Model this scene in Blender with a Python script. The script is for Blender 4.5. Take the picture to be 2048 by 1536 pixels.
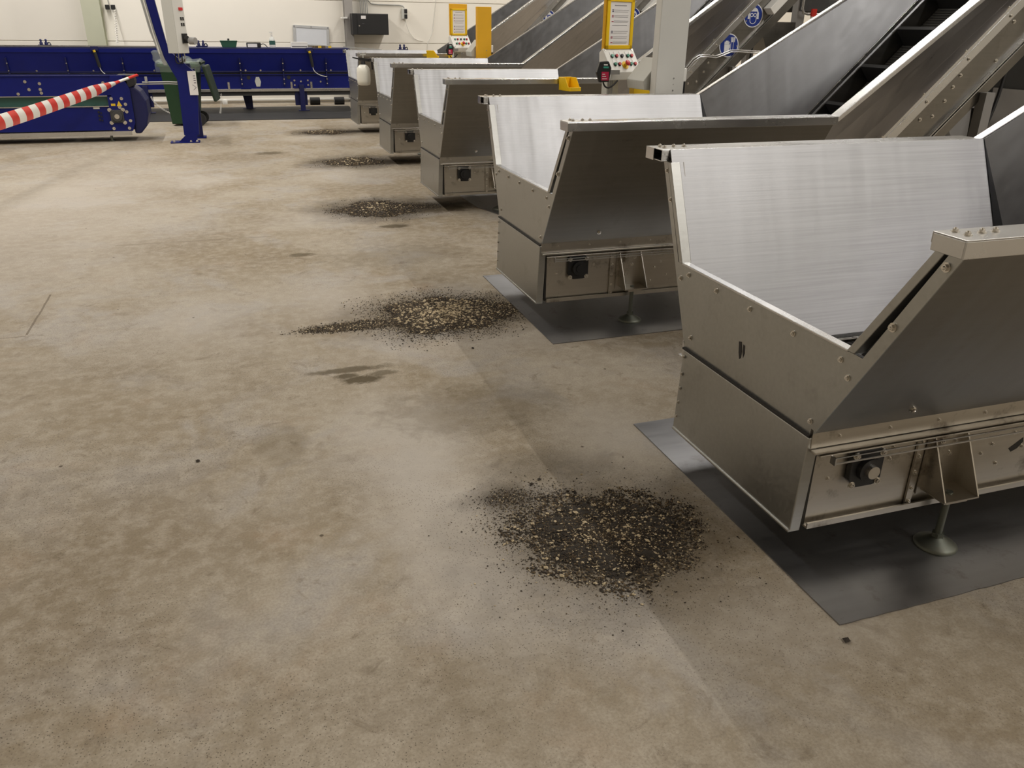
import bpy, bmesh, math, random
from mathutils import Vector, Matrix
random.seed(7)
for o in list(bpy.data.objects): bpy.data.objects.remove(o)
scene = bpy.context.scene
COL = scene.collection

# ------------------------------------------------------------------ camera
FPX = 1617.75
cam_d = bpy.data.cameras.new('camera'); cam = bpy.data.objects.new('camera', cam_d); COL.objects.link(cam)
cam_d.sensor_fit = 'HORIZONTAL'; cam_d.sensor_width = 36.0; cam_d.lens = FPX / 2048 * 36.0
cam_d.clip_start = 0.05; cam_d.clip_end = 100
CR = Vector((0.94910994, -0.31463413, 0.01398868)); CU = Vector((0.11588715, 0.39018996, 0.91341227)); CF = Vector((0.29284892, 0.86530755, -0.40679522))
m = Matrix.Identity(4)
for i in range(3):
    m[i][0] = CR[i]; m[i][1] = CU[i]; m[i][2] = -CF[i]
m[2][3] = 1.6
cam.matrix_world = m
scene.camera = cam

# ------------------------------------------------------------------ world, exposure, ceiling light rows
w = bpy.data.worlds.new('world'); scene.world = w; w.use_nodes = True
w.node_tree.nodes['Background'].inputs[0].default_value = (0.75, 0.85, 1.0, 1)
w.node_tree.nodes['Background'].inputs[1].default_value = 0.02
vs = scene.view_settings
vs.view_transform = 'Standard'; vs.look = 'None'; vs.gamma = 1.0; vs.use_curve_mapping = False; vs.exposure = 0.0
LAMP_ROWS = [(6.65, -9.0, 18.2, 8.5, 1330), (-2.6, 5.5, 18.2, 6.2, 560), (12.0, -12.0, 18.2, 8.5, 520)]  # last row is unseen, added to brighten the inner hopper walls
FLOOD = ((0.25, 17.9, 5.2), 260)

# ------------------------------------------------------------------ materials
MATS = {}
def newmat(name):
    mt = bpy.data.materials.new(name); mt.use_nodes = True
    MATS[name] = mt
    nt = mt.node_tree
    return mt, nt, nt.nodes['Principled BSDF']
def N(nt, typ, **kw):
    n = nt.nodes.new(typ)
    for k, v in kw.items():
        if k in n.inputs: n.inputs[k].default_value = v
        else: setattr(n, k, v)
    return n
def ramp(nt, pts):
    r = nt.nodes.new('ShaderNodeValToRGB')
    el = r.color_ramp.elements
    while len(el) < len(pts): el.new(0.5)
    for e, (p, c) in zip(el, pts):
        e.position = p; e.color = (c[0], c[1], c[2], 1) if len(c) == 3 else c
    return r
def coords(nt, scale=(1, 1, 1), obj=True, loc=(0, 0, 0)):
    tc = nt.nodes.new('ShaderNodeTexCoord'); mp = nt.nodes.new('ShaderNodeMapping')
    mp.inputs['Scale'].default_value = scale; mp.inputs['Location'].default_value = loc
    nt.links.new(tc.outputs['Object' if obj else 'Generated'], mp.inputs['Vector'])
    return mp.outputs['Vector']
def mixc(nt, fac, a, b, blend='MIX'):
    x = nt.nodes.new('ShaderNodeMix'); x.data_type = 'RGBA'; x.blend_type = blend
    for s, v in ((0, fac), (6, a), (7, b)):
        if isinstance(v, (int, float)): x.inputs[s].default_value = v
        elif isinstance(v, tuple): x.inputs[s].default_value = (v + (1,))[:4]
        else: nt.links.new(v, x.inputs[s])
    return x.outputs[2]
def math_(nt, op, a, b=None, clamp=False):
    x = nt.nodes.new('ShaderNodeMath'); x.operation = op; x.use_clamp = clamp
    for s, v in ((0, a), (1, b)):
        if v is None: continue
        if isinstance(v, (int, float)): x.inputs[s].default_value = v
        else: nt.links.new(v, x.inputs[s])
    return x.outputs[0]

def steel(name, col, rough, stretch=(3, 60, 60), dirt=0.0, metallic=1.0, bump=0.02, scratch=0.12, wavy=0.0):
    mt, nt, b = newmat(name)
    L = nt.links
    v = coords(nt, stretch)
    n1 = N(nt, 'ShaderNodeTexNoise', Scale=1.0, Detail=4.0); L.new(v, n1.inputs['Vector'])
    v2 = coords(nt, (1, 1, 1))
    n2 = N(nt, 'ShaderNodeTexNoise', Scale=3.0, Detail=6.0, Roughness=0.65); L.new(v2, n2.inputs['Vector'])
    lo = tuple(c * 0.86 for c in col)
    base = mixc(nt, n2.outputs['Fac'], lo, tuple(min(1, c * 1.1) for c in col))
    base = mixc(nt, scratch, base, n1.outputs['Fac'], 'OVERLAY')
    if dirt > 0:
        n3 = N(nt, 'ShaderNodeTexNoise', Scale=7.0, Detail=8.0, Roughness=0.7); L.new(v2, n3.inputs['Vector'])
        r3 = ramp(nt, [(0.56, (0, 0, 0)), (0.72, (1, 1, 1))]); L.new(n3.outputs['Fac'], r3.inputs['Fac'])
        base = mixc(nt, math_(nt, 'MULTIPLY', r3.outputs['Color'], dirt), base, (0.10, 0.075, 0.05))
    L.new(base, b.inputs['Base Color'])
    b.inputs['Metallic'].default_value = metallic
    rr = math_(nt, 'ADD', math_(nt, 'MULTIPLY', n2.outputs['Fac'], 0.22), rough - 0.11)
    rr = math_(nt, 'ADD', rr, math_(nt, 'MULTIPLY', math_(nt, 'SUBTRACT', n1.outputs['Fac'], 0.5), 0.15), True)
    L.new(rr, b.inputs['Roughness'])
    bp = N(nt, 'ShaderNodeBump', Strength=bump * 4, Distance=0.002); L.new(n1.outputs['Fac'], bp.inputs['Height'])
    if wavy:
        vw = coords(nt, (6.5, 0.8, 0.8)); nw_ = N(nt, 'ShaderNodeTexNoise', Scale=1.0, Detail=2.0); L.new(vw, nw_.inputs['Vector'])
        b2 = N(nt, 'ShaderNodeBump', Strength=1.0, Distance=wavy); L.new(nw_.outputs['Fac'], b2.inputs['Height']); L.new(b2.outputs['Normal'], bp.inputs['Normal'])
    L.new(bp.outputs['Normal'], b.inputs['Normal'])
    return mt
def plain(name, col, rough=0.5, metallic=0.0, var=0.12, spec=0.5, scale=6.0, bump=0.0):
    mt, nt, b = newmat(name)
    v = coords(nt)
    n = N(nt, 'ShaderNodeTexNoise', Scale=scale, Detail=5.0); nt.links.new(v, n.inputs['Vector'])
    c = mixc(nt, n.outputs['Fac'], tuple(x * (1 - var) for x in col), tuple(min(1, x * (1 + var)) for x in col))
    nt.links.new(c, b.inputs['Base Color'])
    b.inputs['Roughness'].default_value = rough; b.inputs['Metallic'].default_value = metallic
    b.inputs['Specular IOR Level'].default_value = spec
    if bump:
        bp = N(nt, 'ShaderNodeBump', Strength=bump, Distance=0.01); nt.links.new(n.outputs['Fac'], bp.inputs['Height'])
        nt.links.new(bp.outputs['Normal'], b.inputs['Normal'])
    return mt

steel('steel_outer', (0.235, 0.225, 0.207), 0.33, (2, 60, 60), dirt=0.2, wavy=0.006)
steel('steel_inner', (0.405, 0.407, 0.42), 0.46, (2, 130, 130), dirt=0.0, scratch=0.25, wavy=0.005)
steel('steel_base', (0.50, 0.47, 0.42), 0.33, (2, 50, 50), dirt=0.8)
steel('steel_front', (0.41, 0.41, 0.395), 0.36, (2, 60, 60), dirt=0.2, wavy=0.003)
steel('steel_rail', (0.60, 0.60, 0.60), 0.27, (2, 8, 8), bump=0.0)
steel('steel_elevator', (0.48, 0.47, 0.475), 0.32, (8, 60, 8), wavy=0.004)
steel('steel_elevator_shaded', (0.165, 0.166, 0.172), 0.34, (8, 60, 8), wavy=0.002)  # elevator steel darkened: shade of the far wall put into its colour
steel('steel_bolt', (0.70, 0.67, 0.62), 0.28, (20, 20, 20))
steel('steel_floor_plate', (0.33, 0.33, 0.34), 0.42, (3, 40, 40), dirt=0.5)
steel('galvanised', (0.17, 0.18, 0.155), 0.5, (8, 8, 8), dirt=0.3)
plain('bearing_black', (0.012, 0.012, 0.013), 0.45)
plain('rubber_black', (0.015, 0.015, 0.016), 0.6)
plain('shade_residue_black', (0.02, 0.017, 0.014), 0.8)  # shade of gaps and hollows put in as black; also residue marks
plain('cable_grey', (0.35, 0.35, 0.34), 0.5)
plain('cable_white', (0.75, 0.73, 0.68), 0.5)
plain('blue_paint', (0.003, 0.008, 0.128), 0.40, var=0.2, spec=0.3)
plain('blue_dark', (0.003, 0.006, 0.07), 0.5, var=0.2)
plain('green_bin', (0.014, 0.05, 0.018), 0.5)
plain('green_bin_dark', (0.010, 0.026, 0.012), 0.55)
plain('green_box', (0.01, 0.07, 0.04), 0.5)
plain('belt_green', (0.03, 0.10, 0.085), 0.35)
plain('cream_wall', (0.90, 0.86, 0.78), 0.75, var=0.04, scale=1.2)
plain('pale_green_paint', (0.55, 0.56, 0.43), 0.6, var=0.04)
plain('grey_column', (0.36, 0.34, 0.32), 0.6, var=0.06)
plain('white_paint', (0.80, 0.79, 0.75), 0.45, var=0.04)
plain('pillar_white', (0.68, 0.675, 0.64), 0.5, var=0.04)
plain('cabinet_grey', (0.55, 0.55, 0.51), 0.45, var=0.04)
plain('yellow_paint', (0.80, 0.42, 0.012), 0.42, var=0.06)
plain('yellow_plastic', (0.85, 0.55, 0.01), 0.38, var=0.06)
plain('paper_white', (0.82, 0.80, 0.79), 0.8, var=0.03)
plain('print_grey', (0.25, 0.24, 0.25), 0.8)
plain('print_dark', (0.06, 0.05, 0.10), 0.8)
plain('print_red', (0.35, 0.03, 0.06), 0.8)
plain('print_rose', (0.45, 0.22, 0.25), 0.8)
plain('button_green', (0.01, 0.20, 0.12), 0.3)
plain('button_pale_green', (0.15, 0.42, 0.33), 0.3)
plain('button_red', (0.50, 0.02, 0.025), 0.3)
plain('button_black', (0.05, 0.05, 0.055), 0.35)
plain('legend_white', (0.85, 0.85, 0.83), 0.5)
plain('emergency_red', (0.60, 0.03, 0.035), 0.3)
plain('display_red', (0.55, 0.01, 0.07), 0.4)
plain('display_green', (0.05, 0.40, 0.30), 0.4)
plain('sign_blue', (0.010, 0.035, 0.26), 0.4, var=0.05)
plain('sign_white', (0.82, 0.83, 0.86), 0.4, var=0.03)
plain('tape_white', (0.80, 0.78, 0.74), 0.4, var=0.05)
plain('tape_red', (0.62, 0.03, 0.02), 0.4, var=0.1)
plain('warning_yellow', (0.75, 0.50, 0.02), 0.5)
plain('ceiling_paint', (0.62, 0.60, 0.56), 0.8, var=0.05)
plain('dark_machine', (0.05, 0.05, 0.05), 0.5)
plain('mid_machine', (0.30, 0.29, 0.28), 0.5)
plain('board_white', (0.66, 0.68, 0.72), 0.25, var=0.03)
plain('aluminium_frame', (0.55, 0.56, 0.57), 0.4, metallic=0.6)
plain('soil_dark', (0.022, 0.016, 0.010), 0.9, var=0.5, scale=60, bump=0.6)
plain('grain_dark', (0.028, 0.019, 0.011), 0.8, var=0.5, scale=30)
plain('grain_tan', (0.52, 0.42, 0.27), 0.75, var=0.35, scale=30)
plain('grain_brown', (0.11, 0.074, 0.036), 0.8, var=0.4, scale=30)
plain('yellow_scrap', (0.75, 0.50, 0.10), 0.6)

# translucent plastics
mt, nt, b = newmat('plastic_film'); b.inputs['Base Color'].default_value = (0.75, 0.85, 0.75, 1); b.inputs['Roughness'].default_value = 0.25
b.inputs['Transmission Weight'].default_value = 0.0; b.inputs['Alpha'].default_value = 0.13
mt, nt, b = newmat('bottle_white'); b.inputs['Base Color'].default_value = (0.85, 0.83, 0.74, 1); b.inputs['Roughness'].default_value = 0.35
b.inputs['Subsurface Weight'].default_value = 0.2; b.inputs['Subsurface Radius'].default_value = (0.02, 0.02, 0.02)
mt, nt, b = newmat('clear_bottle'); b.inputs['Base Color'].default_value = (0.9, 0.92, 0.92, 1); b.inputs['Roughness'].default_value = 0.1; b.inputs['Alpha'].default_value = 0.5
mt, nt, b = newmat('lamp_glow'); b.inputs['Emission Color'].default_value = (1, 0.97, 0.92, 1); b.inputs['Emission Strength'].default_value = 6.0; b.inputs['Base Color'].default_value = (0.8, 0.8, 0.8, 1)

# belt with slats
mt, nt, b = newmat('belt_slats'); v = coords(nt, (1, 1, 1))
wv = N(nt, 'ShaderNodeTexWave', Scale=14.0, Distortion=0.3); wv.bands_direction = 'X'; nt.links.new(v, wv.inputs['Vector'])
c = mixc(nt, wv.outputs['Fac'], (0.02, 0.02, 0.021), (0.09, 0.088, 0.085)); nt.links.new(c, b.inputs['Base Color']); b.inputs['Roughness'].default_value = 0.5
bp = N(nt, 'ShaderNodeBump', Strength=0.5, Distance=0.01); nt.links.new(wv.outputs['Fac'], bp.inputs['Height']); nt.links.new(bp.outputs['Normal'], b.inputs['Normal'])

# ---- concrete floor
def floor_material():
    mt, nt, b = newmat('concrete_floor'); L = nt.links
    P = coords(nt)
    def noise(scale, detail=6.0, rough=0.6, dist=0.0, sc=None, loc=(0, 0, 0)):
        vv = P if sc is None else coords(nt, sc, loc=loc)
        n = N(nt, 'ShaderNodeTexNoise', Scale=scale, Detail=detail, Roughness=rough, Distortion=dist); L.new(vv, n.inputs['Vector']); return n.outputs['Fac']
    def rmp(f, a, bb):
        r = ramp(nt, [(a, (0, 0, 0)), (bb, (1, 1, 1))]); L.new(f, r.inputs['Fac']); return r.outputs['Color']
    c = mixc(nt, rmp(noise(0.9, 5, 0.55), 0.38, 0.62), (0.285, 0.232, 0.160), (0.400, 0.352, 0.282))
    c = mixc(nt, math_(nt, 'MULTIPLY', rmp(noise(1.6, 6, 0.6, 0.4, (1, 1, 1), (5, 3, 0)), 0.50, 0.62), 0.80), c, (0.385, 0.355, 0.320))
    c = mixc(nt, math_(nt, 'MULTIPLY', rmp(noise(0.7, 5, 0.6, 0.3, (1, 1, 1), (11, 7, 0)), 0.50, 0.64), 0.7), c, (0.245, 0.198, 0.138))
    c = mixc(nt, math_(nt, 'MULTIPLY', rmp(noise(2.2, 5, 0.6, 0.3, (1, 1, 1), (2, 17, 0)), 0.58, 0.74), 0.5), c, (0.350, 0.258, 0.175))
    c = mixc(nt, math_(nt, 'MULTIPLY', rmp(noise(14, 6, 0.7), 0.44, 0.62), 0.45), c, (0.49, 0.435, 0.355))
    c = mixc(nt, math_(nt, 'MULTIPLY', rmp(noise(9, 8, 0.75, 0.6, (1, 1, 1), (3, 9, 0)), 0.56, 0.66), 0.50), c, (0.175, 0.138, 0.095))
    c = mixc(nt, math_(nt, 'MULTIPLY', rmp(noise(120, 4, 0.7), 0.42, 0.62), 0.26), c, (0.13, 0.105, 0.08))
    # elliptical stains and pale wash patches, each with its own place on the floor
    sx = nt.nodes.new('ShaderNodeSeparateXYZ'); L.new(P, sx.inputs[0])
    wob = noise(3.2, 7, 0.7, 0.5); wob2 = noise(9, 6, 0.7, 0.4, (1, 1, 1), (4, 4, 0))
    def blob(cx, cy, rx, ry, soft=0.35, amp=0.9, wb=None):
        dx = math_(nt, 'DIVIDE', math_(nt, 'SUBTRACT', sx.outputs[0], cx), rx)
        dy = math_(nt, 'DIVIDE', math_(nt, 'SUBTRACT', sx.outputs[1], cy), ry)
        d = math_(nt, 'SQRT', math_(nt, 'ADD', math_(nt, 'MULTIPLY', dx, dx), math_(nt, 'MULTIPLY', dy, dy)))
        d = math_(nt, 'ADD', d, math_(nt, 'MULTIPLY', math_(nt, 'SUBTRACT', wb or wob, 0.5), amp * 2))
        return rmp(d, 1.0 - soft, 1.0 + soft)   # 0 inside, 1 outside (ramp clamps beyond 1)
    def stain(c, cx, cy, rx, ry, col, k, soft=0.3, amp=0.9, wb=None):
        dx = math_(nt, 'DIVIDE', math_(nt, 'SUBTRACT', sx.outputs[0], cx), rx * 2)
        dy = math_(nt, 'DIVIDE', math_(nt, 'SUBTRACT', sx.outputs[1], cy), ry * 2)
        d = math_(nt, 'SQRT', math_(nt, 'ADD', math_(nt, 'MULTIPLY', dx, dx), math_(nt, 'MULTIPLY', dy, dy)))
        d = math_(nt, 'ADD', d, math_(nt, 'MULTIPLY', math_(nt, 'SUBTRACT', wb or wob, 0.5), amp))
        f = rmp(d, 0.5 * (1 - soft), 0.5 * (1 + soft))
        f = math_(nt, 'MULTIPLY', math_(nt, 'SUBTRACT', 1.0, f), k)
        return mixc(nt, f, c, col)
    PALE = (0.47, 0.43, 0.38)
    for cx, cy, rx, ry, k in [(0.55, 2.75, 0.22, 0.55, 0.75), (0.62, 2.05, 0.18, 0.35, 0.65), (1.15, 4.0, 0.5, 0.16, 0.55), (0.45, 5.0, 0.25, 0.35, 0.55),
                              (-0.4, 9.5, 0.35, 0.35, 0.6), (0.8, 7.3, 0.45, 0.3, 0.6), (1.3, 9.5, 0.5, 0.3, 0.5), (-0.35, 4.75, 0.4, 0.4, 0.45), (1.4, 2.75, 0.2, 0.25, 0.5),
                              (-1.6, 8.4, 0.9, 2.6, 0.55), (1.3, 1.55, 0.35, 0.2, 0.45), (1.3, 12.7, 0.5, 0.25, 0.4)]:
        c = stain(c, cx, cy, rx, ry, PALE, k, 0.75, 0.7)
    # damp brown marks
    for cx, cy, rx, ry, k in [(0.42, 3.80, 0.17, 0.035, 0.75), (0.47, 3.66, 0.10, 0.045, 0.9), (0.40, 3.73, 0.06, 0.03, 0.85), (0.58, 3.72, 0.07, 0.03, 0.6), (0.38, 6.1, 0.09, 0.05, 0.7), (0.45, 11.4, 0.17, 0.12, 0.7),
                              (1.22, 6.85, 0.13, 0.06, 0.85), (1.75, 7.45, 0.3, 0.14, 0.8), (1.95, 10.3, 0.3, 0.15, 0.8), (2.0, 13.5, 0.4, 0.14, 0.7),
                              (0.05, 3.1, 0.10, 0.18, 0.22), (0.9, 3.2, 0.4, 0.25, 0.30), (1.1, 5.9, 0.5, 0.3, 0.25), (0.55, 1.6, 0.3, 0.25, 0.15)]:
        c = stain(c, cx, cy, rx, ry, (0.080, 0.060, 0.032), k, 0.28, 1.2, wob2)
    # grime round the spilled grain
    for cx, cy, rx, ry, k in [(1.06, 2.10, 0.40, 0.36, 0.62), (0.80, 2.44, 0.13, 0.08, 0.65), (1.08, 4.5, 0.46, 0.36, 0.62), (0.5, 4.44, 0.22, 0.06, 0.4), (1.22, 7.58, 0.52, 0.46, 0.92), (1.62, 7.62, 0.35, 0.14, 0.9), (1.42, 10.42, 0.56, 0.44, 0.92), (1.8, 10.35, 0.4, 0.16, 0.9), (1.40, 13.46, 0.50, 0.38, 0.92), (1.9, 13.5, 0.5, 0.14, 0.85), (1.0, 2.6, 0.2, 0.12, 0.35)]:
        c = stain(c, cx, cy, rx, ry, (0.045, 0.035, 0.025), k, 0.5, 0.75)
    # pits and dark specks, thicker in the worn area in front
    vo = N(nt, 'ShaderNodeTexVoronoi', Scale=120.0); L.new(P, vo.inputs['Vector'])
    sp = rmp(vo.outputs['Distance'], 0.12, 0.26)
    area = rmp(noise(1.3, 4, 0.5, 0, (1, 1, 1), (8, 1, 0)), 0.40, 0.58)
    c = mixc(nt, math_(nt, 'MULTIPLY', math_(nt, 'MULTIPLY', math_(nt, 'SUBTRACT', 1.0, sp), area), 0.75), c, (0.07, 0.055, 0.04))
    def N2(c_):
        q = nt.nodes.new('ShaderNodeSeparateColor'); L.new(c_, q.inputs[0]); return q.outputs[0]
    vo2 = N(nt, 'ShaderNodeTexVoronoi', Scale=6.5); L.new(P, vo2.inputs['Vector'])
    c = mixc(nt, math_(nt, 'MULTIPLY', math_(nt, 'SUBTRACT', 1.0, rmp(vo2.outputs['Distance'], 0.035, 0.060)), math_(nt, 'MULTIPLY', math_(nt, 'GREATER_THAN', N2(vo2.outputs['Color']), 0.72), 0.8)), c, (0.06, 0.045, 0.03))
    # saw-cut joints
    def line(c, axis, pos, wdt, lo, hi, k=0.7):
        o = 1 - axis
        d = math_(nt, 'ABSOLUTE', math_(nt, 'SUBTRACT', math_(nt, 'ADD', sx.outputs[axis], math_(nt, 'MULTIPLY', math_(nt, 'SUBTRACT', wob, 0.5), 0.02)), pos))
        f = math_(nt, 'LESS_THAN', d, wdt)
        f = math_(nt, 'MULTIPLY', f, math_(nt, 'GREATER_THAN', sx.outputs[o], lo)); f = math_(nt, 'MULTIPLY', f, math_(nt, 'LESS_THAN', sx.outputs[o], hi))
        return mixc(nt, math_(nt, 'MULTIPLY', f, k), c, (0.14, 0.11, 0.08))
    c = line(c, 0, -1.20, 0.006, 4.79, 5.55); c = line(c, 1, 4.77, 0.006, -2.6, -1.2, 0.5); c = line(c, 1, 6.75, 0.008, -0.95, 0.25, 0.4)
    L.new(c, b.inputs['Base Color'])
    r = math_(nt, 'ADD', math_(nt, 'MULTIPLY', noise(2.5, 6, 0.6), 0.3), 0.60, True); L.new(r, b.inputs['Roughness'])
    b.inputs['Specular IOR Level'].default_value = 0.12
    bmp = N(nt, 'ShaderNodeBump', Strength=0.18, Distance=0.01)
    h = math_(nt, 'ADD', math_(nt, 'MULTIPLY', noise(60, 5, 0.7), 0.3), math_(nt, 'MULTIPLY', sp, 0.15)); L.new(h, bmp.inputs['Height'])
    L.new(bmp.outputs['Normal'], b.inputs['Normal'])
floor_material()

# ------------------------------------------------------------------ mesh helpers
class MB:
    def __init__(s): s.v = []; s.f = []; s.mi = []; s.smooth = []
    def add(s, vs_, fs, mi=0, sm=False):
        o = len(s.v); s.v += [tuple(p) for p in vs_]
        for f in fs: s.f.append([i + o for i in f]); s.mi.append(mi); s.smooth.append(sm)
        return s
    def box(s, x0, x1, y0, y1, z0, z1, mi=0):
        P = [(x0, y0, z0), (x1, y0, z0), (x1, y1, z0), (x0, y1, z0), (x0, y0, z1), (x1, y0, z1), (x1, y1, z1), (x0, y1, z1)]
        return s.hexa(P, mi)
    def hexa(s, P, mi=0):
        return s.add(P, [(0, 3, 2, 1), (4, 5, 6, 7), (0, 1, 5, 4), (1, 2, 6, 5), (2, 3, 7, 6), (3, 0, 4, 7)], mi)
    def obox(s, c, ux, uy, uz, sx, sy, sz, mi=0):
        c = Vector(c); ux = Vector(ux).normalized(); uy = Vector(uy).normalized(); uz = Vector(uz).normalized()
        P = []
        for k in (-1, 1):
            for (i, j) in ((-1, -1), (1, -1), (1, 1), (-1, 1)):
                P.append(c + ux * (i * sx / 2) + uy * (j * sy / 2) + uz * (k * sz / 2))
        return s.hexa(P, mi)
    def poly(s, pts, off, mi=0):
        """extrude a (possibly concave) planar polygon by vector off"""
        off = Vector(off); n = len(pts); a = [Vector(p) for p in pts]; b = [p + off for p in a]
        return s.add(a + b, [tuple(range(n - 1, -1, -1)), tuple(range(n, 2 * n))] + [(i, (i + 1) % n, n + (i + 1) % n, n + i) for i in range(n)], mi)
    def bar(s, p, q, wy, wz, up=(0, 0, 1), mi=0):
        p = Vector(p); q = Vector(q); d = (q - p); side = Vector(up).cross(d).normalized(); u = d.cross(side).normalized()
        return s.obox((p + q) / 2, d, side, u, d.length, wy, wz, mi)
    def cyl(s, p, q, r, r2=None, n=16, mi=0, sm=True, cap=True):
        p = Vector(p); q = Vector(q); d = (q - p).normalized(); r2 = r if r2 is None else r2
        a = d.orthogonal().normalized(); b = d.cross(a)
        A = [p + (a * math.cos(t) + b * math.sin(t)) * r for t in [2 * math.pi * i / n for i in range(n)]]
        B = [q + (a * math.cos(t) + b * math.sin(t)) * r2 for t in [2 * math.pi * i / n for i in range(n)]]
        s.add(A + B, [(i, (i + 1) % n, n + (i + 1) % n, n + i) for i in range(n)], mi, sm)
        if cap: s.add(A, [tuple(range(n - 1, -1, -1))], mi); s.add(B, [tuple(range(n))], mi)
        return s
    def tube(s, pts, r, n=8, mi=0):
        pts = [Vector(p) for p in pts]; rings = []; ref = None
        for i, p in enumerate(pts):
            d = (pts[min(i + 1, len(pts) - 1)] - pts[max(i - 1, 0)]).normalized()
            if ref is None or abs(ref.dot(d)) > 0.95: ref = d.orthogonal().normalized()
            a = (ref - d * ref.dot(d)).normalized(); b = d.cross(a); ref = a
            rings.append([p + (a * math.cos(2 * math.pi * k / n) + b * math.sin(2 * math.pi * k / n)) * r for k in range(n)])
        vsx = [q for R_ in rings for q in R_]; fs = []
        for i in range(len(pts) - 1):
            for k in range(n): fs.append((i * n + k, i * n + (k + 1) % n, (i + 1) * n + (k + 1) % n, (i + 1) * n + k))
        s.add(vsx, fs, mi, True)
        s.add(rings[0], [tuple(range(n - 1, -1, -1))], mi); s.add(rings[-1], [tuple(range(n))], mi)
        return s
    def lathe(s, c, prof, n=20, mi=0, axis='z'):
        """prof list of (r, h)"""
        c = Vector(c); vsx = []; fs = []
        for r, h in prof:
            for k in range(n):
                t = 2 * math.pi * k / n
                if axis == 'z': vsx.append(c + Vector((r * math.cos(t), r * math.sin(t), h)))
                else: vsx.append(c + Vector((r * math.cos(t), -h, r * math.sin(t))))
        for i in range(len(prof) - 1):
            for k in range(n): fs.append((i * n + k, i * n + (k + 1) % n, (i + 1) * n + (k + 1) % n, (i + 1) * n + k))
        s.add(vsx, fs, mi, True)
        s.add(vsx[:n], [tuple(range(n - 1, -1, -1))], mi); s.add(vsx[-n:], [tuple(range(n))], mi)
        return s
    def mesh(s, name, mats):
        me = bpy.data.meshes.new(name); me.from_pydata(s.v, [], s.f)
        for mname in mats: me.materials.append(MATS[mname])
        me.polygons.foreach_set('material_index', s.mi); me.polygons.foreach_set('use_smooth', s.smooth)
        bm = bmesh.new(); bm.from_mesh(me); bmesh.ops.recalc_face_normals(bm, faces=bm.faces); bm.to_mesh(me); bm.free()
        me.update(); return me
    def build(s, name, mats, parent=None, bevel=0.0):
        if isinstance(mats, str): mats = [mats]
        o = bpy.data.objects.new(name, s.mesh(name, mats)); COL.objects.link(o)
        if parent: o.parent = parent
        if bevel:
            b = o.modifiers.new('bevel', 'BEVEL'); b.width = bevel; b.segments = 2; b.limit_method = 'ANGLE'; b.angle_limit = 0.7
        return o
def inst(name, me, parent, M=None):
    o = bpy.data.objects.new(name, me); COL.objects.link(o); o.parent = parent
    if M is not None: o.matrix_local = M
    return o
def tag(o, label, cat, group=None, kind=None):
    o['label'] = label; o['category'] = cat
    if group: o['group'] = group
    if kind: o['kind'] = kind
    return o
def empty(name, loc, rz=0.0):
    o = bpy.data.objects.new(name, None); COL.objects.link(o); o.location = loc; o.rotation_euler = (0, 0, rz); o.empty_display_size = 0.2
    return o
def struct(o): o['kind'] = 'structure'; return o
def copy_tree(o, parent=None):
    c = o.copy(); COL.objects.link(c); c.parent = parent
    for ch in list(o.children): copy_tree(ch, c)
    return c
def arc_pts(p0, p1, p2, n=10):
    p0, p1, p2 = Vector(p0), Vector(p1), Vector(p2)
    return [p0 * (1 - t) ** 2 + p1 * 2 * t * (1 - t) + p2 * t * t for t in [i / n for i in range(n + 1)]]
# shared bolt: hex head with washer, axis +z, base at origin
bb = MB(); bb.cyl((0, 0, 0), (0, 0, 0.003), 0.0135, n=12); bb.cyl((0, 0, 0.003), (0, 0, 0.010), 0.0095, n=6, sm=False); bb.cyl((0, 0, 0.010), (0, 0, 0.014), 0.0055, 0.004, n=8)
BOLT = bb.mesh('bolt', ['steel_bolt'])
def bolt(parent, p, nrm, sc=1.0, name='bolt', me=None):
    q = Vector((0, 0, 1)).rotation_difference(Vector(nrm))
    return inst(name, me or BOLT, parent, Matrix.Translation(Vector(p)) @ q.to_matrix().to_4x4() @ Matrix.Scale(sc, 4))

# ------------------------------------------------------------------ the hall
X0, X1, Y0, Y1, ZC = -10.0, 15.0, -13.0, 18.75, 9.2
fl = MB(); fl.box(X0 - .3, X1 + .3, Y0 - .3, Y1 + .3, -0.2, 0.0); struct(fl.build('floor', 'concrete_floor'))
struct(MB().box(X0 - .3, X1 + .3, Y0 - .3, Y1 + .3, ZC, ZC + .2).build('ceiling', 'ceiling_paint'))
wb_ = struct(MB().box(X0 - .2, X1 + .2, Y1 + 0.03, Y1 + .25, 0.0, ZC).build('wall_back', 'cream_wall'))
for z0, z1 in ((0.0, 1.175), (1.185, 1.985), (1.995, 3.1), (3.11, 4.3), (4.31, 5.5), (5.51, 6.7), (6.71, 7.9), (7.91, ZC - 0.002)):
    MB().box(X0 + .002, X1 - .002, Y1, Y1 + 0.032, z0 + 0.001, z1).build('wall_panel', 'cream_wall', wb_, 0.004)
struct(MB().box(X0 - .2, X0, Y0, Y1, 0, ZC).build('wall_left', 'cream_wall'))
struct(MB().box(X1, X1 + .2, Y0, Y1, 0, ZC).build('wall_right', 'cream_wall'))
struct(MB().box(X0 - .2, X1 + .2, Y0 - .2, Y0, 0, ZC).build('wall_front', 'cream_wall'))
struct(MB().box(-9.9, 12.4, Y1 - 0.035, Y1, 0.045, 0.080).build('baseboard_back', 'white_paint', None, 0.006))
t1 = MB(); t1.box(-2.41, -2.09, Y1 - .30, Y1 - .28, 0, ZC); t1.box(-2.26, -2.24, Y1 - .28, Y1 - .02, 0, ZC); t1.box(-2.41, -2.09, Y1 - .02, Y1, 0, ZC)
struct(t1.build('trim_1', 'pale_green_paint'))
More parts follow.
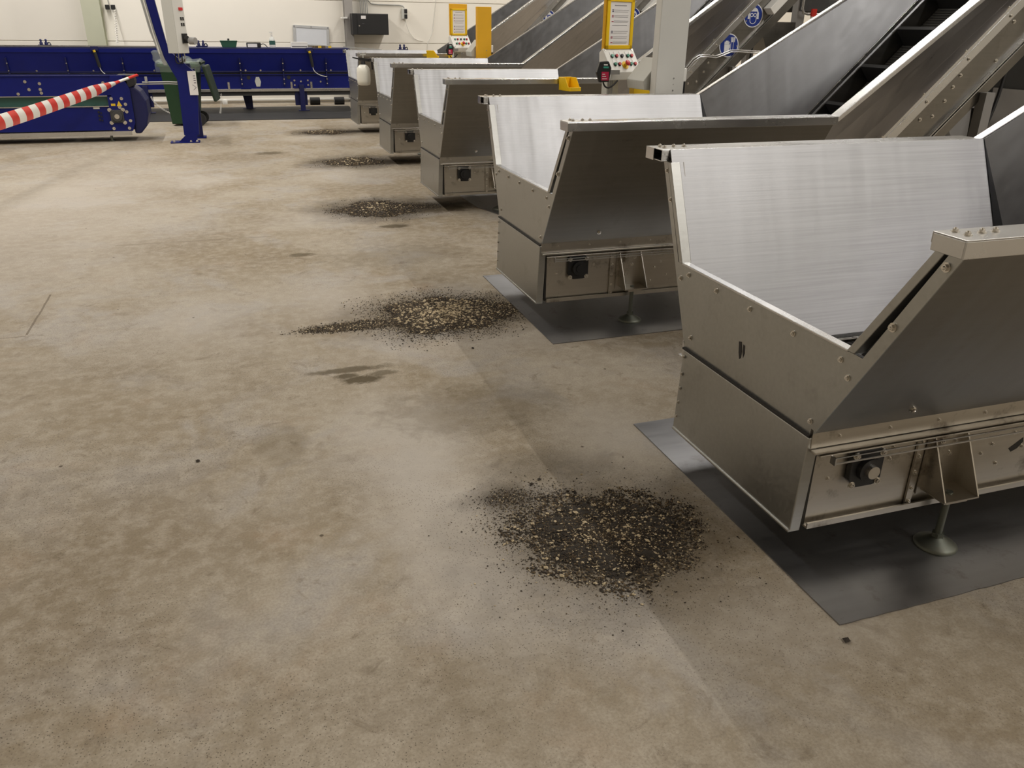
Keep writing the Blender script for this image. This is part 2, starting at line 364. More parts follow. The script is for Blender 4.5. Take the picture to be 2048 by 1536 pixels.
t2 = MB(); t2.box(2.50, 2.66, Y1 - .26, Y1 - .24, 0, ZC); t2.box(2.57, 2.59, Y1 - .24, Y1 - .02, 0, ZC); t2.box(2.50, 2.66, Y1 - .02, Y1, 0, ZC)
struct(t2.build('trim_2', 'grey_column'))

# ceiling light rows (long continuous tube trunking), the last an added fill row
for i, (lx, ly0, ly1, lz, pw) in enumerate(LAMP_ROWS):
    r = empty('ceiling_light_row', (lx, (ly0 + ly1) / 2, lz)); hl = (ly1 - ly0) / 2
    tag(r, ['long ceiling light trunking above the hopper elevators', 'long ceiling light trunking above the open floor', 'added unseen light row near the right wall, brightening the hopper walls'][i], 'ceiling light', 'ceiling light rows')
    h = MB(); h.box(-.09, .09, -hl, hl, 0.03, 0.10); h.build('housing', 'white_paint', r)
    HG = MB().cyl((0, 0, .10), (0, 0, ZC - lz), 0.006, n=6).mesh('hanger', ['galvanised'])
    for k in range(6): inst('hanger', HG, r, Matrix.Translation((0, -hl + 1 + (2 * hl - 2) * k / 5, 0)))
    ld = bpy.data.lights.new('tube_light', 'AREA'); ld.shape = 'RECTANGLE'; ld.size = 0.10; ld.size_y = 2 * hl; ld.energy = pw; ld.color = (1.0, 0.962, 0.905)
    lo = bpy.data.objects.new('tube_light', ld); COL.objects.link(lo); lo.parent = r; lo.location = (0, 0, 0.02)

# floodlight on the back wall
r = empty('floodlight', FLOOD[0]); tag(r, 'floodlight on a bracket high on the back wall', 'floodlight')
MB().box(-.20, .20, -.05, .08, .02, .22).build('housing', 'dark_machine', r, .01); MB().box(-.03, .03, .08, Y1 - FLOOD[0][1], .10, .16).build('bracket', 'mid_machine', r)
ld = bpy.data.lights.new('flood_lamp', 'AREA'); ld.shape = 'RECTANGLE'; ld.size = 0.20; ld.size_y = 0.10; ld.energy = FLOOD[1]; ld.color = (1.0, .962, .905)
lo = bpy.data.objects.new('flood_lamp', ld); COL.objects.link(lo); lo.parent = r; lo.location = (0, -.06, .12); lo.rotation_euler = (math.radians(48), 0, 0)

# ------------------------------------------------------------------ hopper conveyors
HOP = [(1.55, 2.15), (1.557, 4.521), (1.755, 7.702), (1.817, 10.416), (1.895, 13.576)]
SL = 0.97                                        # elevator slope
XB = 1.68                                        # bend of the conveyor channel
XT = 4.5                                         # upper end of the elevator (local)
def zu(x): return 0.48 + SL * (x - XB)           # upper edge of the elevator channel
def zl(x): return 0.146 + SL * (x - XB)          # lower edge
IN = Vector((1, 0, SL)).normalized(); PERP = Vector((-SL, 0, 1)).normalized()
def make_hopper():
    r = empty('hopper_conveyor', (0, 0, 0))
    # --- base
    c = MB(); c.poly([(-.022, -.392, .146), (-.022, .364, .146), (.006, .392, .146), (.018, .392, .146), (.018, -.392, .146)], (.012, 0, .328))
    c.box(-.027, .018, -.392, .364, .140, .150)
    c.build('front_cover', 'steel_front', r, 0.003)
    MB().box(-.010, .004, -.385, .375, .474, .481).build('cover_gap_shade', 'shade_residue_black', r)  # black strip painting in the shaded gap above the cover
    for s in (-1, 1): MB().box(.029, .040, *sorted((s * .376, s * .381)), .152, .426).build('cover_gap_shade', 'shade_residue_black', r)  # black strips stand in for the shaded slots beside the cover
    for s in (-1, 1):
        p = MB(); y0, y1 = sorted((s * .372, s * .380)); p.box(.038, XB, y0, y1, .150, .43)
        a0, a1 = sorted((s * .378, s * .400)); p.box(.038, XB, a0, a1, .146, .152); p.box(.038, XB, *sorted((s * .394, s * .400)), .152, .166)
        p.build('side_panel', 'steel_base', r)
        q = MB(); q.box(0.0, XB, *sorted((s * .380, s * .395)), .438, .502)
        q.box(0.0, XB, *sorted((s * .380, s * .418)), .428, .436); q.box(0.03, XB, *sorted((s * .380, s * .410)), .410, .416)
        q.build('side_rail', 'steel_rail' if s > 0 else 'steel_base', r, 0.0015)
    MB().box(.03, XB, -.372, .372, .150, .156).build('bottom_pan', 'steel_base', r)
    MB().box(.05, XB, -.36, .36, .405, .425).build('belt', 'belt_slats', r)
    MB().box(.07, 1.9, -.411, -.407, .396, .400).box(.07, .075, -.43, -.407, .386, .412).box(.07, 1.9, -.428, -.424, .388, .392).build('wire_guide', 'steel_rail', r)
    # --- front end panel with the V cut
    e = MB(); pts = [(-.39, .480), (-.775, 1.136), (-.733, 1.136), (-.527, .785), (.484, .785), (.638, 1.136), (.668, 1.136), (.38, .480)]
    e.poly([(0.0, y, z) for y, z in pts], (.004, 0, 0)); e.build('end_panel', 'steel_front', r)
    MB().box(-.003, .028, -.470, .452, .782, .790).build('panel_lip', 'steel_rail', r, 0.002)
    for nm, (ya, za, yb, zb, wd) in dict(n=(-.467, .787, -.694, 1.136, -.030), f=(.450, .787, .6065, 1.134, .024)).items():
        t = MB(); t.poly([(-.004, ya, za), (-.004, yb, zb), (-.004, yb + wd, zb), (-.004, ya + wd, za)], (.04, 0, 0)); t.build('edge_trim', 'steel_front', r, 0.002)
        bk = MB(); bk.poly([(.05, ya, za - .02), (.05, yb, zb), (.05, yb + 2.4 * wd, zb), (.05, ya + 2.4 * wd, za - .02)], (.003, 0, 0)); bk.build('edge_backing', 'shade_residue_black' if nm == 'n' else 'steel_outer', r)  # near backing coloured black to stand in for the recess shadow
    # --- flared walls
    def wall(name, pts, off, mat):
        MB().poly(pts, off).build(name, mat, r)
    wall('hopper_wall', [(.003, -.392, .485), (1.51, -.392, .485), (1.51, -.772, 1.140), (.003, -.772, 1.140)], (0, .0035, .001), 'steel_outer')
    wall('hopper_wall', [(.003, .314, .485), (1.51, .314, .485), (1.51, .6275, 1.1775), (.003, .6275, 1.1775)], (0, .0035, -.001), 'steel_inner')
    # --- top rails
    n = MB(); n.box(-.038, 1.51, -.800, -.796, 1.133, 1.1735); n.box(-.038, 1.51, -.800, -.700, 1.1735, 1.177); n.box(-.038, 1.51, -.703, -.700, 1.150, 1.1735); n.box(-.038, -.034, -.796, -.703, 1.133, 1.1735)
    n.build('top_rail', 'steel_rail', r, 0.002)
    f = MB(); f.box(-.030, 1.51, .6315, .634, 1.138, 1.174); f.box(-.030, 1.51, .6315, .750, 1.174, 1.177); f.box(-.030, 1.51, .746, .750, 1.138, 1.174); f.box(-.030, 1.51, .6315, .750, 1.134, 1.138)
    f.box(-.034, -.030, .690, .752, 1.132, 1.177)
    f.build('top_rail', 'steel_rail', r, 0.001)
    MB().box(.05, .054, .636, .745, 1.139, 1.173).build('rail_end_shade', 'shade_residue_black', r)  # black plate standing in for the shaded inside of the tube
    # --- inclined elevator
    for s in (-1, 1):
        T0 = (1.51, s * (.772 if s < 0 else .628), 1.145 if s < 0 else 1.1775); T1 = (3.62, s * .42, 2.46)
        B0 = (XB, s * .385, .487); B1 = (3.62, s * .385, zu(3.62)); C0 = (1.51, s * .388, .487)
        m0 = (1.51, s * .655 if s < 0 else s * .56, .96); m1 = (3.62, s * .418, 2.425)
        k0 = (1.60, s * .50 if s < 0 else s * .45, .72); k1 = (3.62, s * .400, 2.385)
        ww = MB(); V = [T0, T1, m1, m0, k0, k1, B1, B0, C0]
        V = [Vector(v) for v in V]
        if s < 0: V[3] += Vector((0, -.012, -.0)); V[4] += Vector((0, -.012, 0))
        F = [(0, 1, 2, 3), (3, 2, 5, 4), (4, 5, 6, 7), (3, 4, 8), (4, 7, 8)]
        if s > 0: V[8].y = .314; F = [(0, 1, 6, 7), (0, 7, 8)]
        V2 = [v + Vector((0, -s * .004, 0)) for v in V]; nV = len(V)
        ww.add(V + V2, F + [tuple(i + nV for i in reversed(fc)) for fc in F] + [(0, 1, 1 + nV, nV)])
        ww.build('elevator_wall', 'steel_elevator' if s < 0 else 'steel_elevator_shaded', r)
        er = MB(); p0 = Vector((1.505, s * (.765 if s < 0 else .655), 1.155 if s < 0 else 1.168)); p1 = Vector((3.62, s * .42, 2.475))
        if s < 0: er.bar(p0, p1, .060, .028)
        else: er.bar(p0, p1, .045, .018)
        er.build('elevator_rail', 'steel_rail', r, 0.003)
        ch = MB(); ya, yb = sorted((s * .372, s * .380))
        ch.poly([(XB, ya, .146), (XT, ya, zl(XT)), (XT, ya, zu(XT)), (XB, ya, .485)], (0, .008, 0)); ch.build('channel_side', 'steel_outer', r)
        fg = MB()
        p0 = Vector((1.75, s * .386, zu(1.75) - .004)); p1 = Vector((XT, s * .386, zu(XT) - .004))
        fg.obox((p0 + p1) / 2 + PERP * -.028, IN, (0, 1, 0), PERP, (p1 - p0).length, .008, .056)
        p2 = p0 + Vector((0, s * .004, 0)) + PERP * .020; p3 = p1 + Vector((0, s * .004, 0)) + PERP * .020
        fg.obox((p2 + p3) / 2, IN, (0, 1, 0), PERP, (p1 - p0).length, .008, .044)
        fg.obox((p0 + p1) / 2, IN, (0, 1, 0), PERP, (p1 - p0).length, .022, .005)
        fg.build('channel_flange', 'steel_rail', r, 0.0015)
        lr = MB(); q0 = Vector((XB + .05, s * .392, zl(XB + .05))); q1 = Vector((XT, s * .392, zl(XT)))
        lr.obox((q0 + q1) / 2 + PERP * .012, IN, (0, 1, 0), PERP, (q1 - q0).length, .028, .005)
        lr.obox((q0 + q1) / 2 - PERP * .004, IN, (0, 1, 0), PERP, (q1 - q0).length, .028, .005)
        lr.build('lower_rail', 'steel_rail', r)
        # support leg with diagonal brace
        lg = MB(); lg.box(2.92, 2.99, *sorted((s * .33, s * .40)), 0.02, zl(2.92) - .1); lg.box(2.87, 3.04, *sorted((s * .28, s * .45)), 0, .02)
        lg.build('leg', 'mid_machine', r)
    rp = MB(); q0 = Vector((XB + .45, 0, zl(XB + .45))); q1 = Vector((XT - .1, 0, zl(XT - .1)))
    rp.obox((q0 + q1) / 2 - PERP * .06, IN, (0, 1, 0), PERP, (q1 - q0).length, .70, .105); rp.build('return_pan', 'steel_outer', r)
    MB().box(2.92, 2.98, -.33, .33, .55, .61).build('cross_member', 'mid_machine', r)
    bl = MB(); b0 = Vector((XB - .02, 0, .415)); b1 = Vector((XT - .1, 0, zu(XT - .1) - .125 * math.sqrt(1 + SL * SL)))
    b0 = Vector((XB + .03, 0, zu(XB + .03) - .125 * math.sqrt(1 + SL * SL)))
    bl.obox((0, 0, 0), (1, 0, 0), (0, 1, 0), (0, 0, 1), (b1 - b0).length, .735, .015)
    bo = bl.build('elevator_belt', 'belt_slats', r)
    bo.matrix_local = Matrix.Translation((b0 + b1) / 2) @ Matrix.Rotation(-math.atan(SL), 4, 'Y')
    # black cleats on the belt
    cl = MB(); cl.poly([(0, -.355, 0), (-.02, -.355, .002), (-.012, -.355, .135), (.014, -.355, .135), (.10, -.355, .002)], (0, .71, 0))
    CLM = cl.mesh('cleat', ['rubber_black'])
    x = 1.70
    while x < XT - .2:
        base = Vector((x, 0, zu(x) - .118 * math.sqrt(1 + SL * SL)))
        if base.z > 0.43:
            inst('cleat', CLM, r, Matrix.Translation(base) @ Matrix.Rotation(-math.atan(SL), 4, 'Y'))
        x += .243
    hd = MB(); hc = Vector((XT + .1, 0, (zu(XT + .1) + zl(XT + .1)) / 2)); hd.obox(hc, IN, (0, 1, 0), PERP, .45, .84, .36); hd.build('elevator_head', 'steel_outer', r, 0.01)
    mg = MB(); g0 = Vector((3.22, -.44, zl(3.22) + .10)); mg.obox(g0 + IN * .35, IN, (0, 1, 0), PERP, .70, .115, .075); mg.build('belt_guard', 'white_paint', r, 0.004)
    # parts hanging under the elevator
    jb = MB(); jb.box(2.50, 2.66, -.36, -.24, .80, .93); jb.build('junction_box', 'mid_machine', r, 0.006)
    gm = MB(); gm.cyl((2.62, -.2, .62), (2.62, .2, .62), .10, n=20); gm.box(2.50, 2.74, .1, .3, .50, .74); gm.build('gear_motor', 'dark_machine', r)
    hs = MB(); hs.tube(arc_pts((2.66, -.31, .86), (2.95, -.38, .60), (2.95, -.30, 1.15), 12), .014); hs.tube(arc_pts((2.66, -.27, .84), (3.15, -.3, .7), (3.25, -.2, 1.45), 12), .012); hs.build('hose', 'rubber_black', r)
    sb = MB(); sb.bar((2.50, -.405, zl(2.50) - .02), (2.50, -.405, zl(2.5) - .18), .03, .03, up=(1, 0, 0)); sb.bar((2.50, -.405, zl(2.5) - .18), (2.36, -.405, zl(2.5) - .26), .03, .03); sb.build('stay_bar', 'dark_machine', r)
    # --- bearing block with shaft end
    for s in (-1, 1):
        be = MB(); yy = s * .380
        P = [(-.062, -.035), (-.062, .06), (-.045, .066), (.045, .066), (.062, .05), (.062, -.06), (.03, -.066), (-.03, -.066)]
        be.poly([(.225 + a, yy, .338 + b_) for a, b_ in P], (0, s * .022, 0)); be.cyl((.225, yy, .338), (.225, yy + s * .040, .338), .042, .040, n=24)
        bo_ = be.build('bearing', 'bearing_black', r, 0.003)
        sh = MB(); sh.cyl((.225, yy, .338), (.225, yy + s * .055, .338), .022, n=20); sh.build('shaft_end', 'steel_bolt', bo_, 0.002)
        for dx in (-.05, .05):
            for dz in (-.052, .052): bolt(bo_, (.225 + dx, yy + s * .022, .338 + dz), (0, s, 0), 0.95)
    # --- levelling foot bracket
    for s in (-1, 1):
        br = MB(); yb = s * .382
        br.box(.470, .625, *sorted((yb, yb + s * .004)), .190, .418)
        for xx in (.480, .612):
            br.poly([(xx, yb, .418), (xx, yb + s * .012, .418), (xx + (.012 if xx > .5 else .008), yb + s * .105, .212), (xx + (.012 if xx > .5 else .008), yb, .206)], (.005, 0, 0))
        br.box(.487, .630, *sorted((yb, yb + s * .105)), .205, .211); br.box(.515, .600, *sorted((yb + s * .02, yb + s * .09)), .190, .205)
        bko = br.build('foot_bracket', 'steel_base', r)
        for px_, pz_ in ((.53, .38), (.57, .33), (.53, .27), (.585, .37)): bolt(bko, (px_, yb + s * .004, pz_), (0, s, 0), .7)
        fr = MB(); cx, cy = .555, yb + s * .055
        fr.cyl((cx, cy, .03), (cx, cy, .215), .012, n=12); fr.cyl((cx, cy, .035), (cx, cy, .055), .020, n=6, sm=False)
        fr.build('foot_rod', 'galvanised', r)
        MB().lathe((cx, cy, .004), [(.068, 0), (.070, .006), (.060, .014), (.035, .026), (.022, .034), (.018, .036)]).build('foot_pad', 'galvanised', r)
        st = MB(); st.box(.428, .452, *sorted((yb, yb + s * .008)), .155, .41); so = st.build('joint_strip', 'steel_base', r)
        for zz in (.17, .22, .28, .34, .39): bolt(so, (.440, yb + s * .008, zz), (0, s, 0), .62)
    # --- bolts
    for y, z in ((-.727, 1.094), (-.608, .903), (-.488, .712), (-.449, .752), (-.373, .522), (.340, .53), (.455, .73), (.585, 1.0), (.63, 1.1), (-.232, .752), (.001, .754), (.207, .754), (.40, .757)):
        bolt(r, (0, y, z), (-1, 0, 0), 0.95 if y < -.4 and z > .8 else .72)
    for x, y in ((.005, -.722), (.005, -.758), (.060, -.745), (.100, -.745), (.005, .68), (.005, .715), (.055, .70), (.10, .70)): bolt(r, (x, y, 1.177), (0, 0, 1), .75)
    for z in (.20, .26, .32, .38, .45): bolt(r, (-.014 - .006 * (0.474 - z) / .33, .350, z), (-1, 0, 0), .5)
    nw = Vector((0, -.655, -.38)).normalized()
    bolt(r, (.33, -.392 - .58 * .055, .54), nw, .9); bolt(r, (.98, -.392 - .58 * .055, .54), nw, .9)
    for x, z in ((.10, .31), (.33, .345), (.335, .385), (.72, .30), (.76, .33), (.80, .25), (.70, .22), (.85, .36), (.90, .30)): bolt(r, (x, -.380, z), (0, -1, 0), .55)
    for k in range(8): bolt(r, (.10 + .19 * k, -.395, .468), (0, -1, 0), .5)
    for k in range(10):
        xx = 1.95 + .25 * k; p = Vector((xx, -.391, zu(xx)))
        bolt(r, p + PERP * -.036, (0, -1, 0), .8); bolt(r, p + PERP * .028 + Vector((0, -.004, 0)), (0, -1, 0), .8)
    for xx, dd in ((2.46, .10), (2.66, .105), (2.70, .085), (2.62, .135), (2.55, .15), (3.02, .09), (2.35, .13), (2.95, .20)):
        bolt(r, (xx, -.380, zu(xx) - dd * 1.39), (0, -1, 0), .85)
    return r
proto = make_hopper()
HL = ['nearest stainless steel hopper conveyor, cut by the right edge of the picture',
      'second nearest stainless steel hopper conveyor, standing on its own dark floor plate',
      'middle stainless steel hopper conveyor, with glove and goggles signs on its elevator',
      'second farthest stainless steel hopper conveyor, with a white spray bottle on its rail',
      'farthest stainless steel hopper conveyor, standing beside the long blue conveyor']
HOPS = []
CAP = MB().cyl((.225, -.380, .338), (.225, -.426, .338), .024, .020, n=20).mesh('shaft_cap', ['bearing_black'])
for i, (hx, hy) in enumerate(HOP):
    h = proto if i == 0 else copy_tree(proto)
    if i > 0:
        for ch in h.children:
            if ch.name.startswith('bearing'):
                for g in ch.children:
                    if g.name.startswith('shaft_end') and g.data.vertices[0].co.y < 0: g.data = CAP
    h.location = (hx, hy, 0); tag(h, HL[i], 'hopper conveyor', 'row of stainless hopper conveyors'); HOPS.append(h)

# dark residue marks on the nearest hopper
for nm_, P_ in (('residue_mark', [(.036, .628), (.020, .632), (.012, .600), (.014, .575), (.022, .568), (.030, .590)]), ('residue_mark', [(.010, .626), (.000, .625), (-.004, .598), (.002, .580), (.008, .600)])):
    MB().poly([(-.0008, y_, z_) for y_, z_ in P_], (.0006, 0, 0)).build(nm_, 'shade_residue_black', HOPS[0])
MB().poly([(.84, -.3808, .30), (.865, -.3808, .315), (.895, -.3808, .335), (.90, -.3808, .318), (.88, -.3808, .295), (.855, -.3808, .285)], (0, .0006, 0)).build('residue_mark', 'shade_residue_black', HOPS[0])

# ------------------------------------------------------------------ steel floor plates
def plate(pts, label, mat='steel_floor_plate'):
    cx = sum(p[0] for p in pts) / len(pts); cy = sum(p[1] for p in pts) / len(pts)
    b = MB(); b.poly([(x - cx, y - cy, 0) for x, y in pts], (0, 0, .004)); o = b.build('floor_plate', mat); o.location = (cx, cy, 0.0005)
    return tag(o, label, 'floor plate', 'steel floor plates under the hoppers')
def ragged(p, q, n, amp):
    return [(p[0] + (q[0] - p[0]) * k / n, p[1] + (q[1] - p[1]) * k / n + random.uniform(-amp, amp)) for k in range(n)]
plate([(1.525, 2.835), (1.525, 1.475)] + ragged((1.527, 1.475), (3.3, 1.50), 44, .002)[1:] + [(3.3, 2.86)], 'dark steel floor plate with a ragged front edge under the nearest hopper')
plate([(1.535, 5.20), (1.535, 3.845), (3.3, 3.86), (3.3, 5.21)], 'dark steel floor plate under the second nearest hopper')
plate([(2.12, 7.85), (2.13, 7.42), (2.24, 7.02), (3.4, 7.03), (3.4, 8.3), (2.12, 8.3)], 'dark steel floor plate half hidden under the middle hopper', 'steel_floor_plate')

# ------------------------------------------------------------------ spilled grain
def grain_pile(cx, cy, rx, ry, n, label, tails=(), size=0.006, seed=1):
    tan = .14 if seed < 3 else .09
    rnd = random.Random(seed); b = MB()
    # low mound of soil with an irregular rim
    nr, na = 7, 40; vsx = [(0, 0, .012)]; fs = []
    rim = [1 + .07 * math.sin(3 * t + seed) + .06 * math.sin(7 * t + 2 * seed) + rnd.uniform(-.08, .08) for t in [2 * math.pi * k / na for k in range(na)]]
    for i in range(1, nr + 1):
        u = i / nr
        for k in range(na):
            t = 2 * math.pi * k / na; rr = u * (.66 * rim[k]); vsx.append((rx * rr * math.cos(t), ry * rr * math.sin(t), max(.0005, .013 * (1 - u ** 2) + (rnd.uniform(-.002, .003) if i < nr else -.002))))
    for k in range(na): fs.append((0, 1 + k, 1 + (k + 1) % na))
    for i in range(nr - 1):
        for k in range(na):
            a = 1 + i * na + k; c2 = 1 + i * na + (k + 1) % na; fs.append((a, a + na, c2 + na, c2))
    b.add(vsx, fs, 0, False)
    O8 = [(1, 0, 0), (-1, 0, 0), (0, 1, 0), (0, -1, 0), (0, 0, 1), (0, 0, -1)]; F8 = [(0, 2, 4), (2, 1, 4), (1, 3, 4), (3, 0, 4), (2, 0, 5), (1, 2, 5), (3, 1, 5), (0, 3, 5)]
    for g in range(n):
        if tails and rnd.random() < .16:
            tx, ty, sx_, sy_ = tails[rnd.randrange(len(tails))]; x = tx + rnd.gauss(0, sx_); y = ty + rnd.gauss(0, sy_); hh = 0; u = 1.2
        else:
            t = rnd.uniform(0, 2 * math.pi); u = min(1.75, abs(rnd.gauss(0, .62))) ** .85 if rnd.random() < .45 else math.sqrt(rnd.random()) * 0.95
            k = int(t / (2 * math.pi) * na) % na; x = rx * u * rim[k] * math.cos(t); y = ry * u * rim[k] * math.sin(t); hh = max(0, .013 * (1 - (u / .66) ** 2))
        q = rnd.random(); mi = 1 if q < .58 else (3 if q < 1 - tan else 2)
        s = size * (.32 + .75 * rnd.random() ** 2.2) * (1.0 if u < .9 else .6)
        if mi == 2: s *= 1.0 if rnd.random() < .88 else 2.0
        elif u > .6: s *= 1.25
        a = rnd.uniform(0, 6.28); ca, sa = math.cos(a), math.sin(a); e = (rnd.uniform(.8, 1.6), rnd.uniform(.6, 1.1), rnd.uniform(.4, .75))
        P = []
        for ox, oy, oz in O8:
            X = ox * e[0] * s; Y = oy * e[1] * s; P.append((x + X * ca - Y * sa, y + X * sa + Y * ca, hh + e[2] * s * .8 + oz * e[2] * s))
        b.add(P, F8, mi)
    o = b.build('spilled_grain', ['soil_dark', 'grain_dark', 'grain_tan', 'grain_brown']); o.location = (cx, cy, 0.0)
    tag(o, label, 'spilled grain', 'heaps of spilled grain before the hoppers', 'stuff')
grain_pile(1.07, 2.10, .37, .33, 22000, 'largest heap of spilled dark soil and grit, before the nearest hopper', [(-.27, .33, .04, .025), (-.22, .27, .05, .04), (-.30, .12, .06, .10), (-.15, .3, .1, .06)], .0042, 1)
grain_pile(1.09, 4.50, .38, .33, 112000, 'heap of spilled grit trailing to the left, before the second hopper', [(-.50, -.06, .10, .035), (-.62, -.07, .10, .03), (.36, 0, .06, .05)], .0058, 2)
grain_pile(1.23, 7.58, .36, .38, 12000, 'heap of spilled grit on a damp stain, before the middle hopper', [(-.36, -.02, .06, .07), (.4, 0, .1, .06)], .0068, 3)
grain_pile(1.42, 10.42, .36, .32, 9000, 'heap of spilled grit on a damp stain, before the second farthest hopper', (), .0085, 4)
grain_pile(1.38, 13.46, .30, .26, 5000, 'faint heap of spilled grit, before the farthest hopper', (), .0095, 5)
# loose crumbs on the open floor
rnd = random.Random(3)
cb = MB(); cb.add([(1, 0, .3), (-.8, .2, .35), (.1, .8, .3), (0, -.7, .3), (.1, 0, .75), (0, 0, 0)], [(0, 2, 4), (2, 1, 4), (1, 3, 4), (3, 0, 4), (2, 0, 5), (1, 2, 5), (3, 1, 5), (0, 3, 5)])
CRM = cb.mesh('soil_crumb', ['grain_dark'])
for i, (x, y, s, lb) in enumerate([(.927, 2.49, .012, 'dark soil crumb, left of a close pair beside the largest grit heap'), (.968, 2.513, .012, 'dark soil crumb, right of a close pair beside the largest grit heap'), (-.276, 3.041, .013, 'lone dark soil crumb on the open floor left of the spilled heaps'), (1.50, 1.416, .016, 'flat dark crumb just before the corner of the nearest floor plate'), (1.096, 3.91, .012, 'small dark crumb between the first two grit heaps')]):
    o = inst('soil_crumb', CRM, None, Matrix.Translation((x, y, 0)) @ Matrix.Rotation(i * 1.3, 4, 'Z') @ Matrix.Scale(s, 4)); tag(o, lb, 'crumb', 'loose soil crumbs')

# ------------------------------------------------------------------ safety signs on the elevators
def disc(mb, cx, cz, rx, rz, y0, y1, mi=0, n=32, a0=0, a1=2 * math.pi):
    pts = [(cx + rx * math.cos(a0 + (a1 - a0) * k / n), y0, cz + rz * math.sin(a0 + (a1 - a0) * k / n)) for k in range(n + (0 if abs(a1 - a0 - 2 * math.pi) < 1e-6 else 1))]
    return mb.poly(pts, (0, y1 - y0, 0), mi)
def ring(mb, cx, cz, ro, ri, y0, y1, mi=0, n=32, a0=0.0, a1=2 * math.pi):
    full = abs(a1 - a0 - 2 * math.pi) < 1e-6
    for k in range(n):
        t0 = a0 + (a1 - a0) * k / n; t1 = a0 + (a1 - a0) * (k + 1) / n
        P = [(cx + r * math.cos(t), y0, cz + r * math.sin(t)) for r, t in ((ro, t0), (ro, t1), (ri, t1), (ri, t0))]
        mb.poly(P, (0, y1 - y0, 0), mi)
    return mb
def safety_sign(parent, x, z, kind):
    y = -.3985
    s = MB(); disc(s, 0, 0, .105, .105, 0, -.0015); so = s.build('safety_sign', 'sign_white', parent); so.location = (x, y + .016, z)
    so['label'] = 'round blue sign with a white %s' % ('glove' if kind == 'glove' else 'head wearing ear muffs and goggles')
    f = MB(); disc(f, 0, 0, .096, .096, -.0015, -.0025); f.build('sign_face', 'sign_blue', so)
    p = MB(); a, b_ = -.0025, -.0040
    if kind == 'glove':
        p.poly([(-.048, a, -.075), (.004, a, -.075), (.004, a, .005), (-.052, a, .005)], (0, b_ - a, 0))
        for k in range(4): p.poly([(-.052 + .014 * k, a, .006), (-.040 + .014 * k, a, .006), (-.040 + .014 * k, a, .034 + .008 * (k in (1, 2))), (-.052 + .014 * k, a, .034 + .008 * (k in (1, 2)))], (0, b_ - a, 0))
        p.poly([(.005, a, -.03), (.012, a, -.02), (.012, a, .012), (.005, a, .008)], (0, b_ - a, 0))
        def ln(q0, q1, w=.004):
            q0 = Vector((q0[0], a, q0[1])); q1 = Vector((q1[0], a, q1[1])); d = (q1 - q0).normalized(); nn = Vector((-d.z, 0, d.x)) * w / 2
            p.poly([q0 - nn, q1 - nn, q1 + nn, q0 + nn], (0, b_ - a, 0))
        ln((.018, -.05), (.018, .03)); ln((.046, -.05), (.046, .05)); ln((.018, -.05), (.046, -.05))
        for k in range(4): ln((.020 + .010 * k, .03), (.014 + .013 * k, .072)); ln((.026 + .010 * k, .03), (.022 + .013 * k, .074))
    else:
        ring(p, 0, .018, .052, .040, a, b_, a0=0.15, a1=math.pi - .15, n=18)
        disc(p, 0, .035, .034, .026, a, b_, a0=0, a1=math.pi, n=14)
        p.poly([(-.060, a, -.030), (-.040, a, -.030), (-.038, a, .022), (-.056, a, .028)], (0, b_ - a, 0)); p.poly([(.040, a, -.030), (.060, a, -.030), (.056, a, .028), (.038, a, .022)], (0, b_ - a, 0))
        ring(p, -.018, .004, .018, .012, a, b_, n=16); ring(p, .018, .004, .018, .012, a, b_, n=16)
        ring(p, 0, -.038, .036, .031, a, b_, a0=math.pi, a1=2 * math.pi, n=14)
        p.poly([(-.036, a, -.038), (-.031, a, -.038), (-.031, a, -.012), (-.036, a, -.012)], (0, b_ - a, 0)); p.poly([(.031, a, -.038), (.036, a, -.038), (.036, a, -.012), (.031, a, -.012)], (0, b_ - a, 0))
    p.build('pictogram', 'sign_white', so)
for i in (2, 3, 4):
    safety_sign(HOPS[i], 3.093, 1.704, 'goggles')
    if i < 4: safety_sign(HOPS[i], 2.863, 1.439, 'glove')
# conduits along the middle hopper's elevator
cd = MB()
for k in range(2):
    q = [(2.20, 1.05), (2.389, 1.227), (2.47, 1.318), (2.53, 1.352), (2.62, 1.355), (2.705, 1.345), (2.79, 1.37), (2.862, 1.398), (2.95, 1.40), (3.25, 1.385)]
    cd.tube([(x_ + .012 * k, -.415, z_ - .016 * k) for x_, z_ in q], .006)
cd.build('conduit', 'steel_rail', HOPS[2])

